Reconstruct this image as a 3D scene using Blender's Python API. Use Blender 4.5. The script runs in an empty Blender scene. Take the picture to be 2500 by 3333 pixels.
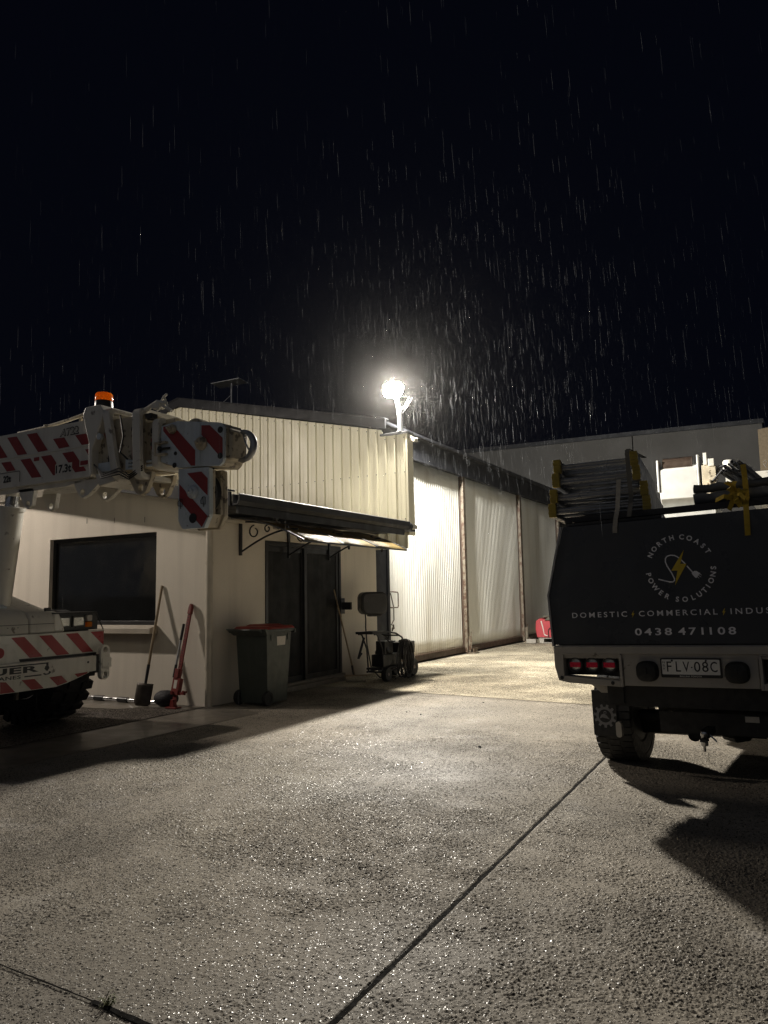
import bpy, math, random
import numpy as np
from mathutils import Matrix, Vector, Euler
R = math.radians
random.seed(7)
sc = bpy.context.scene
COL = sc.collection

# ------------------------------------------------------------------ camera
cam_d = bpy.data.cameras.new('camera'); cam = bpy.data.objects.new('camera', cam_d); COL.objects.link(cam)
cam_d.sensor_fit = 'VERTICAL'; cam_d.sensor_height = 24.0; cam_d.lens = 24.0*2420/3333
cam_d.clip_start = 0.05; cam_d.clip_end = 400
ex = Vector((0.8752, 0.4833, -0.0194)); ez_cam = Vector((0.4780, -0.8712, -0.1103))
ez_cam.normalize(); ex = (ex - ez_cam*ex.dot(ez_cam)).normalized(); ey = ez_cam.cross(ex)
cam.matrix_world = Matrix(((ex.x, ey.x, ez_cam.x, 0), (ex.y, ey.y, ez_cam.y, 0), (ex.z, ey.z, ez_cam.z, 1.45), (0, 0, 0, 1)))
sc.camera = cam

# ------------------------------------------------------------------ night sky
w = bpy.data.worlds.new('World'); sc.world = w; w.use_nodes = True
nt = w.node_tree; bg = nt.nodes['Background']
tc = nt.nodes.new('ShaderNodeTexCoord'); sep = nt.nodes.new('ShaderNodeSeparateXYZ')
nt.links.new(tc.outputs['Generated'], sep.inputs[0])
# town glow added to the southern (-Y) sky as fill; black sky over the yard
mr = nt.nodes.new('ShaderNodeMapRange'); mr.inputs['From Min'].default_value = 0.15; mr.inputs['From Max'].default_value = -1.0
nt.links.new(sep.outputs['Y'], mr.inputs['Value'])
ramp = nt.nodes.new('ShaderNodeValToRGB'); nt.links.new(mr.outputs[0], ramp.inputs[0])
ramp.color_ramp.elements[0].color = (0.0010, 0.0014, 0.0034, 1)
ramp.color_ramp.elements[1].color = (0.058, 0.061, 0.070, 1)
nt.links.new(ramp.outputs[0], bg.inputs['Color']); bg.inputs['Strength'].default_value = 1.0

# ------------------------------------------------------------------ exposure and render settings
sc.view_settings.view_transform = 'Standard'; sc.view_settings.look = 'None'
sc.view_settings.exposure = 0.0; sc.view_settings.gamma = 1.0
cy = sc.cycles
cy.use_denoising = True; cy.denoiser = 'OPENIMAGEDENOISE'; cy.denoising_input_passes = 'RGB_ALBEDO_NORMAL'; cy.denoising_prefilter = 'NONE'
cy.use_adaptive_sampling = False; cy.blur_glossy = 1.5
cy.max_bounces = 7; cy.diffuse_bounces = 4; cy.glossy_bounces = 3; cy.transmission_bounces = 5; cy.transparent_max_bounces = 12
cy.volume_bounces = 0
cy.sample_clamp_indirect = 3.0; cy.sample_clamp_direct = 0.0
cy.caustics_reflective = False; cy.caustics_refractive = False

# ------------------------------------------------------------------ materials
MATS = {}
def pm(name, col, rough=0.5, metal=0.0, noise=None, bump=None, spec=0.5, col2=None, coat=0.0, trans=0.0, emit=None, streak=None, grime=None):
    """procedural Principled material: noise=(scale, amount) mottles towards col2, bump=(scale, strength, distance),
    streak=(scale, amount, colour) adds vertical run marks, grime=(scale, threshold, colour) adds blotches"""
    if name in MATS: return MATS[name]
    m = bpy.data.materials.new(name); m.use_nodes = True; n = m.node_tree; p = n.nodes['Principled BSDF']
    p.inputs['Base Color'].default_value = (*col, 1); p.inputs['Roughness'].default_value = rough
    p.inputs['Metallic'].default_value = metal; p.inputs['Specular IOR Level'].default_value = spec
    p.inputs['Coat Weight'].default_value = coat; p.inputs['Coat Roughness'].default_value = 0.12
    p.inputs['Transmission Weight'].default_value = trans
    geo = n.nodes.new('ShaderNodeNewGeometry'); out = None
    def mixc(a, b, fac):
        mx = n.nodes.new('ShaderNodeMix'); mx.data_type = 'RGBA'
        for s, v in ((6, a), (7, b)):
            if hasattr(v, 'links'): n.links.new(v, mx.inputs[s])
            else: mx.inputs[s].default_value = (*v, 1)
        n.links.new(fac, mx.inputs[0]); return mx.outputs[2]
    def noi(scale, lo, hi, vec=None, detail=5):
        t = n.nodes.new('ShaderNodeTexNoise'); t.inputs['Scale'].default_value = scale; t.inputs['Detail'].default_value = detail
        n.links.new(vec or geo.outputs['Position'], t.inputs['Vector'])
        r = n.nodes.new('ShaderNodeMapRange'); r.inputs['From Min'].default_value = lo; r.inputs['From Max'].default_value = hi
        n.links.new(t.outputs[0], r.inputs['Value']); return r
    out = None
    if noise:
        r = noi(noise[0], 0.3, 0.7); r.inputs['To Max'].default_value = noise[1]
        out = mixc(col, col2 or tuple(c*0.55 for c in col), r.outputs[0])
        rr = noi(noise[0]*1.7, 0.3, 0.7); rr.inputs['To Min'].default_value = max(0.03, rough-0.12); rr.inputs['To Max'].default_value = min(1, rough+0.15)
        n.links.new(rr.outputs[0], p.inputs['Roughness'])
    if streak:
        mp = n.nodes.new('ShaderNodeMapping'); mp.inputs['Scale'].default_value = (1, 1, 0.06)
        n.links.new(geo.outputs['Position'], mp.inputs['Vector'])
        r = noi(streak[0], 0.5, 0.8, mp.outputs[0]); r.inputs['To Max'].default_value = streak[1]
        out = mixc(out if out is not None else col, streak[2], r.outputs[0])
    if grime:
        r = noi(grime[0], grime[1], grime[1]+0.06, detail=8); r.inputs['To Max'].default_value = 0.85
        out = mixc(out if out is not None else col, grime[2], r.outputs[0])
    if out is not None: n.links.new(out, p.inputs['Base Color'])
    if bump:
        t = n.nodes.new('ShaderNodeTexNoise'); t.inputs['Scale'].default_value = bump[0]; t.inputs['Detail'].default_value = 4
        n.links.new(geo.outputs['Position'], t.inputs['Vector'])
        b = n.nodes.new('ShaderNodeBump'); b.inputs['Strength'].default_value = bump[1]
        b.inputs['Distance'].default_value = bump[2] if len(bump) > 2 else 0.01
        n.links.new(t.outputs[0], b.inputs['Height']); n.links.new(b.outputs[0], p.inputs['Normal'])
    if emit:
        p.inputs['Emission Color'].default_value = (*emit[0], 1); p.inputs['Emission Strength'].default_value = emit[1]
    MATS[name] = m; return m

def aggregate(name, paste, scale, cover, dark, wet=0.5, hgt=0.006):
    """wet exposed-aggregate concrete: pebbles (voronoi cells) in paste, more or less exposed in large patches"""
    m = bpy.data.materials.new(name); m.use_nodes = True; n = m.node_tree; p = n.nodes['Principled BSDF']; L = n.links.new
    geo = n.nodes.new('ShaderNodeNewGeometry')
    def N(t, **k):
        o = n.nodes.new('ShaderNode'+t)
        for a, b in k.items(): setattr(o, a, b)
        return o
    def mth(op, a, b=None, c=None, clamp=False):
        o = N('Math', operation=op); o.use_clamp = clamp
        for i, v in enumerate((a, b, c)):
            if v is None: continue
            if hasattr(v, 'links'): L(v, o.inputs[i])
            else: o.inputs[i].default_value = v
        return o.outputs[0]
    def noise(sc_, det=4):
        o = N('TexNoise'); o.inputs['Scale'].default_value = sc_; o.inputs['Detail'].default_value = det
        L(geo.outputs['Position'], o.inputs['Vector']); return o.outputs[0]
    warp = N('TexNoise'); warp.inputs['Scale'].default_value = 40; L(geo.outputs['Position'], warp.inputs['Vector'])
    wv = N('VectorMath', operation='SCALE'); wv.inputs['Scale'].default_value = 0.012; L(warp.outputs['Color'], wv.inputs[0])
    pv = N('VectorMath', operation='ADD'); L(geo.outputs['Position'], pv.inputs[0]); L(wv.outputs[0], pv.inputs[1])
    vo = N('TexVoronoi'); vo.inputs['Scale'].default_value = scale; L(pv.outputs[0], vo.inputs['Vector'])
    dist = vo.outputs['Distance']; cell = N('SeparateColor'); L(vo.outputs['Color'], cell.inputs[0])
    big = noise(0.55, 6); mid = noise(3.1, 5)
    # exposure: 0 = paste covers the stones, 1 = bare stones, the shade in the gaps painted dark
    e = mth('ADD', mth('MULTIPLY', big, 4.2), mth('MULTIPLY', mid, 1.6))
    e = mth('ADD', mth('SUBTRACT', e, 2.85), cover, clamp=True)
    def mix(a, b, f):
        o = N('Mix', data_type='RGBA')
        for s, v in ((6, a), (7, b)):
            if hasattr(v, 'links'): L(v, o.inputs[s])
            else: o.inputs[s].default_value = (*v, 1)
        if hasattr(f, 'links'): L(f, o.inputs[0])
        else: o.inputs[0].default_value = f
        return o.outputs[2]
    vf = N('TexVoronoi'); vf.inputs['Scale'].default_value = scale*2.1; L(pv.outputs[0], vf.inputs['Vector']); cf = N('SeparateColor'); L(vf.outputs['Color'], cf.inputs[0])
    e = mth('ADD', e, mth('MULTIPLY', mth('SUBTRACT', noise(21, 3), 0.5), 1.5), clamp=True)
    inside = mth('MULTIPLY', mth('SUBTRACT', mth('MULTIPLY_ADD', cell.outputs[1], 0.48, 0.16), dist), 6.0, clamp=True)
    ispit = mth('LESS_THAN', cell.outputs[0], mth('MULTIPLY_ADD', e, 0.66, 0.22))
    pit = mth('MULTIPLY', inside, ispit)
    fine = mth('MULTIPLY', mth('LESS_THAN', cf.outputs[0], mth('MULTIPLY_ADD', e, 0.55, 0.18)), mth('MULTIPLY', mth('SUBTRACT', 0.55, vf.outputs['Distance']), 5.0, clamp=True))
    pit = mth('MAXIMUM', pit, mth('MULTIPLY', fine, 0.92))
    isst = mth('GREATER_THAN', cell.outputs[0], mth('SUBTRACT', 0.66, mth('MULTIPLY', e, 0.18)))
    stone = mth('MULTIPLY', inside, isst)
    rampn = N('ValToRGB'); L(cell.outputs[2], rampn.inputs[0]); cr = rampn.color_ramp
    cr.elements[0].color = (0.07, 0.06, 0.045, 1); cr.elements[1].color = (0.40, 0.36, 0.29, 1)
    tone = mix(paste, tuple(c*0.55 for c in paste), mth('MULTIPLY', mth('SUBTRACT', noise(1.1, 7), 0.36), 2.4, clamp=True))
    tone = mix(tone, tuple(c*0.6 for c in paste), mth('MULTIPLY', mth('SUBTRACT', noise(26, 3), 0.45), 2.2, clamp=True))
    damp = mth('MULTIPLY', mth('SUBTRACT', noise(0.42, 8), 0.46), 5.0, clamp=True)
    tone = mix(tone, tuple(c*0.50 for c in paste), mth('MULTIPLY', damp, 0.75))
    chalk = mth('MULTIPLY', mth('MULTIPLY', mth('SUBTRACT', noise(2.6, 8), 0.56), 6.0, clamp=True), mth('MULTIPLY', mth('SUBTRACT', noise(0.5, 3), 0.44), 5.0, clamp=True))
    tone = mix(tone, (paste[0]*1.55, paste[1]*1.65, paste[2]*1.9), mth('MULTIPLY', chalk, 0.55))
    c = mix(tone, rampn.outputs[0], mth('MULTIPLY', stone, 0.8))
    c = mix(c, (dark, dark*0.93, dark*0.85), pit)  # wet gaps plus the shade pebbles cast, painted near black
    L(c, p.inputs['Base Color'])
    rough = mth('MULTIPLY_ADD', noise(1.7, 5), 0.25, 0.60)
    L(mth('SUBTRACT', mth('SUBTRACT', rough, mth('MULTIPLY', damp, 0.16)), mth('MULTIPLY', stone, 0.36), clamp=True), p.inputs['Roughness'])
    L(mth('MULTIPLY', mth('MULTIPLY_ADD', damp, 0.12, mth('MULTIPLY_ADD', stone, 0.5, 0.16)), mth('SUBTRACT', 1.0, pit)), p.inputs['Specular IOR Level'])
    # every bare stone faces its own way, so some of them catch the lamp
    off_ = N('VectorMath', operation='SUBTRACT'); L(vo.outputs['Color'], off_.inputs[0]); off_.inputs[1].default_value = (0.5, 0.5, 0.5)
    osc = N('VectorMath', operation='SCALE'); L(off_.outputs[0], osc.inputs[0]); L(mth('MULTIPLY', stone, wet), osc.inputs['Scale'])
    nad = N('VectorMath', operation='ADD'); L(geo.outputs['Normal'], nad.inputs[0]); L(osc.outputs[0], nad.inputs[1])
    nno = N('VectorMath', operation='NORMALIZE'); L(nad.outputs[0], nno.inputs[0])
    h = mth('ADD', mth('MULTIPLY', stone, mth('SUBTRACT', 0.9, dist)), mth('MULTIPLY', noise(120, 4), 0.35))
    h = mth('SUBTRACT', h, mth('MULTIPLY', pit, 0.9))
    b = N('Bump'); b.inputs['Strength'].default_value = 1.0; b.inputs['Distance'].default_value = hgt
    L(h, b.inputs['Height']); L(nno.outputs[0], b.inputs['Normal']); L(b.outputs[0], p.inputs['Normal'])
    MATS[name] = m; return m

CREAM = pm('cream_render', (0.71, 0.655, 0.565), 0.75, noise=(1.6, 0.55), col2=(0.61, 0.56, 0.48), bump=(45, 0.35, 0.004), spec=0.3, streak=(5, 0.25, (0.28, 0.25, 0.21)))
CLAD = pm('cream_steel_cladding', (0.86, 0.82, 0.64), 0.42, noise=(0.9, 0.35), col2=(0.75, 0.71, 0.54), spec=0.5, streak=(7, 0.4, (0.58, 0.54, 0.42)))
CORR = pm('pale_corrugated_steel', (0.80, 0.79, 0.73), 0.40, noise=(0.7, 0.35), col2=(0.68, 0.66, 0.59), spec=0.5, streak=(3.0, 0.5, (0.46, 0.41, 0.30)))
DARKM = pm('charcoal_steel', (0.024, 0.025, 0.029), 0.55, noise=(3, 0.5), spec=0.3)
BLACKM = pm('black_aluminium', (0.016, 0.016, 0.018), 0.45, noise=(4, 0.5))
GLASS = pm('dark_glass', (0.010, 0.011, 0.012), 0.09, noise=(2, 0.4), spec=0.6, bump=(2.2, 0.12, 0.01))
SCREEN = pm('fly_screen', (0.012, 0.012, 0.013), 0.6, spec=0.2, noise=(3, 0.6), col2=(0.007, 0.007, 0.008), streak=(9, 0.6, (0.030, 0.029, 0.028)))
RUST = pm('rusty_steel', (0.20, 0.175, 0.13), 0.6, noise=(7, 0.9), col2=(0.10, 0.07, 0.045), grime=(11, 0.52, (0.07, 0.03, 0.015)), bump=(60, 0.3, 0.003))
RUSTD = pm('dark_rusty_steel', (0.085, 0.055, 0.036), 0.6, noise=(6, 0.8), col2=(0.045, 0.025, 0.015), bump=(60, 0.3, 0.003))
ROOF = pm('dark_roof_steel', (0.06, 0.062, 0.066), 0.35, noise=(2, 0.5))
GREYC = pm('grey_precast_concrete', (0.095, 0.091, 0.085), 0.8, noise=(0.8, 0.6), col2=(0.07, 0.067, 0.062), bump=(8, 0.2, 0.01), streak=(2, 0.35, (0.07, 0.068, 0.063)))
SMOOTHC = pm('smooth_wet_concrete', (0.215, 0.19, 0.155), 0.45, noise=(2.3, 0.9), col2=(0.10, 0.09, 0.075), bump=(130, 0.4, 0.003), coat=0.25)
WHITEP = pm('crane_white_paint', (0.76, 0.735, 0.66), 0.38, noise=(5, 0.4), col2=(0.60, 0.57, 0.49), grime=(9, 0.66, (0.16, 0.13, 0.10)), coat=0.5, streak=(8, 0.4, (0.33, 0.29, 0.23)))
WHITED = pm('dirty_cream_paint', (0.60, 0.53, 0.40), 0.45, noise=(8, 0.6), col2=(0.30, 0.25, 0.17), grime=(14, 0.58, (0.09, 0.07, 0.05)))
BLUEW = pm('cool_lit_white_plate', (0.64, 0.71, 0.76), 0.35, noise=(7, 0.5), col2=(0.46, 0.52, 0.55), grime=(16, 0.66, (0.10, 0.09, 0.08)), streak=(14, 0.4, (0.25, 0.25, 0.24)))  # cool light on the camera-facing plates is put into this white
REDS = pm('dull_red_marking', (0.30, 0.022, 0.020), 0.4, noise=(9, 0.5), col2=(0.19, 0.015, 0.014))
REDB = pm('bright_red_marking', (0.38, 0.014, 0.020), 0.38, noise=(9, 0.4), col2=(0.28, 0.012, 0.016))
BLACKT = pm('black_lettering', (0.012, 0.012, 0.012), 0.5)
RUBBER = pm('black_rubber', (0.014, 0.014, 0.014), 0.65, noise=(20, 0.6), bump=(70, 0.3, 0.004))
CHROME = pm('worn_chrome', (0.62, 0.62, 0.62), 0.18, metal=1.0, noise=(9, 0.4))
GALV = pm('galvanised_steel', (0.40, 0.41, 0.42), 0.42, metal=0.9, noise=(12, 0.6))
AMBER = pm('amber_lens', (1.0, 0.40, 0.02), 0.2, noise=(30, 0.3), coat=0.4)
_n = AMBER.node_tree; _t = _n.nodes.new('ShaderNodeBsdfTranslucent'); _t.inputs['Color'].default_value = (1.0, 0.40, 0.02, 1); _x = _n.nodes.new('ShaderNodeMixShader'); _x.inputs[0].default_value = 0.7
_n.links.new(_n.nodes['Principled BSDF'].outputs[0], _x.inputs[1]); _n.links.new(_t.outputs[0], _x.inputs[2]); _n.links.new(_x.outputs[0], _n.nodes['Material Output'].inputs['Surface'])
LENS = pm('clear_lamp_lens', (0.75, 0.74, 0.68), 0.10, noise=(60, 0.7), bump=(55, 0.6, 0.01), coat=0.5, metal=0.5)
REDL = pm('red_reflector', (0.78, 0.015, 0.06), 0.15, noise=(90, 0.5), bump=(90, 0.4, 0.003), coat=0.3)
UTEB = pm('satin_black_panel', (0.045, 0.049, 0.056), 0.32, noise=(2.5, 0.4), spec=0.4, bump=(1.6, 0.05, 0.01), streak=(6, 0.5, (0.03, 0.032, 0.036)))
UTEG = pm('grey_painted_steel', (0.38, 0.355, 0.315), 0.45, noise=(5, 0.5), col2=(0.28, 0.26, 0.23), grime=(12, 0.68, (0.10, 0.09, 0.07)))
DECAL = pm('pale_grey_decal', (0.84, 0.84, 0.88), 0.45, noise=(20, 0.3))
YELD = pm('yellow_decal', (0.62, 0.45, 0.03), 0.45, noise=(20, 0.3))
YELF = pm('yellow_fibreglass', (0.42, 0.31, 0.035), 0.5, noise=(12, 0.7), col2=(0.25, 0.18, 0.02))
ALU = pm('dull_aluminium', (0.30, 0.31, 0.33), 0.35, metal=0.8, noise=(10, 0.6))
STRAPY = pm('yellow_webbing', (0.45, 0.31, 0.025), 0.8, noise=(30, 0.6), bump=(200, 0.4, 0.002))
STRAPG = pm('grey_webbing', (0.33, 0.31, 0.27), 0.8, noise=(30, 0.6))
PVCG = pm('grey_conduit', (0.42, 0.43, 0.44), 0.4, noise=(20, 0.5))
PVCW = pm('cream_pvc', (0.50, 0.45, 0.37), 0.45, noise=(4, 0.4))
BINB = pm('dark_green_plastic', (0.055, 0.066, 0.057), 0.45, noise=(8, 0.6), col2=(0.035, 0.042, 0.037), streak=(20, 0.5, (0.10, 0.10, 0.09)))
BINR = pm('red_plastic_lid', (0.30, 0.035, 0.03), 0.4, noise=(10, 0.5))
PAPER = pm('white_sticker', (0.60, 0.56, 0.50), 0.6, noise=(30, 0.3))
WOODH = pm('weathered_timber', (0.33, 0.255, 0.16), 0.65, noise=(18, 0.7), col2=(0.19, 0.14, 0.085), bump=(60, 0.3, 0.003))
WOODG = pm('grey_timber', (0.38, 0.35, 0.30), 0.75, noise=(14, 0.7), col2=(0.24, 0.22, 0.19), bump=(50, 0.3, 0.003))
BLADE = pm('worn_shovel_steel', (0.11, 0.095, 0.08), 0.45, metal=0.5, noise=(9, 0.9), col2=(0.03, 0.024, 0.02))
JACKR = pm('red_cast_iron', (0.20, 0.020, 0.016), 0.45, noise=(16, 0.7), col2=(0.10, 0.012, 0.01))
PLGREY = pm('grey_plastic', (0.048, 0.046, 0.043), 0.42, noise=(6, 0.4), spec=0.4)
PLBLK = pm('black_plastic', (0.016, 0.016, 0.017), 0.38, noise=(9, 0.5))
REDTUB = pm('faded_red_plastic', (0.40, 0.045, 0.055), 0.5, noise=(3, 0.6), col2=(0.29, 0.035, 0.04), streak=(6, 0.6, (0.20, 0.025, 0.025)))
TARP = pm('olive_tarp', (0.085, 0.08, 0.055), 0.55, noise=(5, 0.6), bump=(6, 0.6, 0.03))
BRUSH = pm('pale_bristles', (0.42, 0.38, 0.30), 0.9, noise=(40, 0.8), bump=(120, 0.6, 0.004))
POLY = None

# ------------------------------------------------------------------ building helpers
class MB:
    """collects polygons (with a material slot each) and links them as ONE mesh object"""
    def __init__(s): s.v = []; s.f = []; s.m = []
    def add(s, vs, fs, mi=0):
        o = len(s.v); s.v += [tuple(v) for v in vs]; s.f += [tuple(i+o for i in f) for f in fs]; s.m += [mi]*len(fs); return s
    def box(s, x0, x1, y0, y1, z0, z1, mi=0, M=None):
        vs = [(x, y, z) for z in (z0, z1) for x, y in ((x0, y0), (x1, y0), (x1, y1), (x0, y1))]
        if M is not None: vs = [M @ Vector(v) for v in vs]
        return s.add(vs, [(3, 2, 1, 0), (4, 5, 6, 7), (0, 1, 5, 4), (1, 2, 6, 5), (2, 3, 7, 6), (3, 0, 4, 7)], mi)
    def prism(s, poly, ax, d0, d1, mi=0, M=None):
        """2D polygon (in the two axes other than ax, in xyz order) pushed from d0 to d1 along ax"""
        def P(p, d):
            q = [p[0], p[1]]; q.insert(ax, d); return M @ Vector(q) if M is not None else tuple(q)
        n = len(poly); vs = [P(p, d0) for p in poly]+[P(p, d1) for p in poly]
        a = sum(poly[i][0]*poly[(i+1) % n][1]-poly[(i+1) % n][0]*poly[i][1] for i in range(n))
        fs = [tuple(range(n))[::-1], tuple(range(n, 2*n))]+[(i, (i+1) % n, (i+1) % n+n, i+n) for i in range(n)]
        if (a < 0) != (ax == 1): fs = [f[::-1] for f in fs]
        if (d1 < d0): fs = [f[::-1] for f in fs]
        return s.add(vs, fs, mi)
    def poly(s, pts, mi=0): return s.add(pts, [tuple(range(len(pts)))], mi)
    def tube(s, pts, r, n=8, mi=0, caps=True, closed=False):
        pts = [Vector(p) for p in pts]; rs = r if isinstance(r, (list, tuple)) else [r]*len(pts)
        vs = []; fs = []; prev = None; N = len(pts)
        for i, p in enumerate(pts):
            if closed: t = pts[(i+1) % N]-pts[i-1]
            else: t = (pts[min(i+1, N-1)]-pts[max(i-1, 0)])
            t.normalize()
            if prev is None:
                a = Vector((0, 0, 1)) if abs(t.z) < 0.9 else Vector((1, 0, 0)); u = t.cross(a).normalized()
            else: u = (prev-t*prev.dot(t)).normalized()
            prev = u; v = t.cross(u)
            for k in range(n):
                an = 2*math.pi*k/n; vs.append(p+(u*math.cos(an)+v*math.sin(an))*rs[i])
        for i in range(N if closed else N-1):
            for k in range(n):
                a, b = i*n+k, i*n+(k+1) % n; c, d = ((i+1) % N)*n+(k+1) % n, ((i+1) % N)*n+k; fs.append((a, b, c, d))
        if caps and not closed: fs += [tuple(range(n))[::-1], tuple(range((N-1)*n, N*n))]
        return s.add(vs, fs, mi)
    def lathe(s, prof, c, axis, n=24, mi=0):
        """profile [(radius, along)] turned round the axis through c"""
        ax = Vector(axis).normalized(); a = Vector((0, 0, 1)) if abs(ax.z) < 0.9 else Vector((1, 0, 0))
        u = ax.cross(a).normalized(); v = ax.cross(u); c = Vector(c); vs = []; fs = []
        for r, h in prof:
            for k in range(n):
                an = 2*math.pi*k/n; vs.append(c+ax*h+(u*math.cos(an)+v*math.sin(an))*r)
        for i in range(len(prof)-1):
            for k in range(n): fs.append((i*n+k, (i+1)*n+k, (i+1)*n+(k+1) % n, i*n+(k+1) % n))
        if prof[0][0] > 1e-5: fs.append(tuple(range(n)))
        if prof[-1][0] > 1e-5: fs.append(tuple(range((len(prof)-1)*n, len(prof)*n))[::-1])
        return s.add(vs, fs, mi)
    def build(s, name, mats, parent=None, local=False, bevel=0.0, smooth=False, solid=0.0, segs=2):
        me = bpy.data.meshes.new(name); vs = s.v
        if parent is not None and not local:
            inv = world_of(parent).inverted(); vs = [inv @ Vector(v) for v in vs]
        me.from_pydata([tuple(v) for v in vs], [], s.f)
        mats = mats if isinstance(mats, (list, tuple)) else [mats]
        for m in mats: me.materials.append(m)
        for p, i in zip(me.polygons, s.m): p.material_index = min(i, len(mats)-1)
        me.update()
        o = bpy.data.objects.new(name, me); COL.objects.link(o)
        if parent is not None: o.parent = parent
        if solid:
            md = o.modifiers.new('thickness', 'SOLIDIFY'); md.thickness = solid; md.offset = 0
        if bevel:
            md = o.modifiers.new('bevel', 'BEVEL'); md.width = bevel; md.segments = segs; md.limit_method = 'ANGLE'; md.angle_limit = R(40)
        if smooth:
            for p in me.polygons: p.use_smooth = True
            try: me.set_sharp_from_angle(angle=R(40))
            except Exception: pass
        return o
def world_of(o):
    m = o.matrix_basis.copy()
    while o.parent is not None: o = o.parent; m = o.matrix_basis @ m
    return m
def thing(name, label, cat, loc=(0, 0, 0), rot=(0, 0, 0), group=None):
    o = bpy.data.objects.new(name, None); COL.objects.link(o); o.location = loc; o.rotation_euler = rot; o.empty_display_size = 0.1
    return tag(o, label, cat, group)
def tag(o, label, cat, group=None):
    o['label'] = label; o['category'] = cat
    if group: o['group'] = group
    return o
def struct(o, kind='structure'): o['kind'] = kind; return o
def clip(poly, a, b, c):
    """keep the side a*x+b*y<=c of a convex polygon"""
    out = []
    for i in range(len(poly)):
        p, q = poly[i], poly[(i+1) % len(poly)]; dp, dq = a*p[0]+b*p[1]-c, a*q[0]+b*q[1]-c
        if dp <= 0: out.append(p)
        if dp*dq < 0: t = dp/(dp-dq); out.append((p[0]+(q[0]-p[0])*t, p[1]+(q[1]-p[1])*t))
    return out
_tx = {}
def glyphs(s, bold=0.0, spacing=1.0):
    k = (s, bold, spacing)
    if k not in _tx:
        cu = bpy.data.curves.new('lettering', 'FONT'); cu.body = s; cu.offset = bold; cu.space_character = spacing; cu.resolution_u = 3
        o = bpy.data.objects.new('lettering', cu); COL.objects.link(o)
        bpy.context.view_layer.update()
        me = bpy.data.meshes.new_from_object(o.evaluated_get(bpy.context.evaluated_depsgraph_get()))
        _tx[k] = ([(v.co.x, v.co.y) for v in me.vertices], [tuple(p.vertices) for p in me.polygons])
        bpy.data.objects.remove(o); bpy.data.curves.remove(cu); bpy.data.meshes.remove(me)
    return _tx[k]
def text(mb, s, box, P, bold=0.0, spacing=1.0, mi=0, shear=0.0):
    """fit the string into box=(a0,a1,b0,b1) of a plane; P(a,b) gives the point in space"""
    v, f = glyphs(s, bold, spacing); xs = [p[0] for p in v]; ys = [p[1] for p in v]
    x0, x1, y0, y1 = min(xs), max(xs), min(ys), max(ys); a0, a1, b0, b1 = box
    pts = []
    for x, y in v:
        b = b0+(y-y0)/(y1-y0)*(b1-b0); a = a0+(x-x0)/(x1-x0)*(a1-a0)+shear*(b-b0); pts.append(P(a, b))
    mb.add(pts, f, mi)
def circ(cx, cy_, r, n=20, a0=0, a1=360):
    full = abs(a1-a0) >= 360
    return [(cx+r*math.cos(R(a0+(a1-a0)*i/(n if full else n-1))), cy_+r*math.sin(R(a0+(a1-a0)*i/(n if full else n-1)))) for i in range(n)]
def rrect(x0, x1, y0, y1, r, n=5):
    p = []
    for cx, cy_, a in ((x1-r, y1-r, 0), (x0+r, y1-r, 90), (x0+r, y0+r, 180), (x1-r, y0+r, 270)):
        p += [(cx+r*math.cos(R(a+90*i/n)), cy_+r*math.sin(R(a+90*i/n))) for i in range(n+1)]
    return p

# ------------------------------------------------------------------ ground
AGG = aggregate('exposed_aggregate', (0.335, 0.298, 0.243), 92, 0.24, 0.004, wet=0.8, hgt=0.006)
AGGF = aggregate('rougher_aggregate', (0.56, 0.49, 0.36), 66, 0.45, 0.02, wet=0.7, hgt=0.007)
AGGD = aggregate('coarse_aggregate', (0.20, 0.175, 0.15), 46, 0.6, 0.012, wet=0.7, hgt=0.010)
g = MB(); g.poly([(-60, -30, 0), (60, -30, 0), (60, 70, 0), (-60, 70, 0)])
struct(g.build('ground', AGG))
# the near slab is modelled stone by stone so that every pebble throws its own shadow in the low lamp light
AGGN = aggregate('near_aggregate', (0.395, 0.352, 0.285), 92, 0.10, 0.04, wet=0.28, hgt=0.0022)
def vnoise(x, y, sc_, seed):
    rg = np.random.default_rng(seed); T = rg.random((256, 256)); u, v = x*sc_+500, y*sc_+500
    i, j = np.floor(u).astype(int), np.floor(v).astype(int); fu, fv = u-i, v-j; fu = fu*fu*(3-2*fu); fv = fv*fv*(3-2*fv); q = lambda a, b: T[a % 256, b % 256]
    return (q(i, j)*(1-fu)+q(i+1, j)*fu)*(1-fv)+(q(i, j+1)*(1-fu)+q(i+1, j+1)*fu)*fv
def pebble_height(x, y):
    rg = np.random.default_rng(3); P = 1/0.0125; J = rg.random((512, 512, 4))
    wx, wy = x+0.003*(vnoise(x, y, 90, 5)-0.5), y+0.003*(vnoise(x, y, 90, 6)-0.5)
    u, v = wx*P+4000, wy*P+4000; i, j = np.floor(u).astype(int), np.floor(v).astype(int)
    ex_ = np.clip((vnoise(x, y, 0.75, 1)*0.5+vnoise(x, y, 1.9, 2)*0.3+vnoise(x, y, 6.5, 4)*0.35-0.40)*3.0, 0.10, 1.0)
    H = np.zeros_like(x)
    for a in (-1, 0, 1):
        for b in (-1, 0, 1):
            t = J[(i+a) % 512, (j+b) % 512]; d2 = (i+a+0.15+0.7*t[..., 0]-u)**2+((j+b+0.15+0.7*t[..., 1]-v)*1.1)**2; r_ = 0.26+0.34*t[..., 2]
            h = np.sqrt(np.clip(1-d2/(r_*r_), 0, None))*r_*2.0*(t[..., 3] < 0.22+0.72*ex_)*(0.35+0.65*ex_)
            H = np.maximum(H, h)
    return 0.0062*H+0.0016*(vnoise(x, y, 140, 8)-0.5)+0.0016*(vnoise(x, y, 60, 9)-0.5)*ex_
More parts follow.
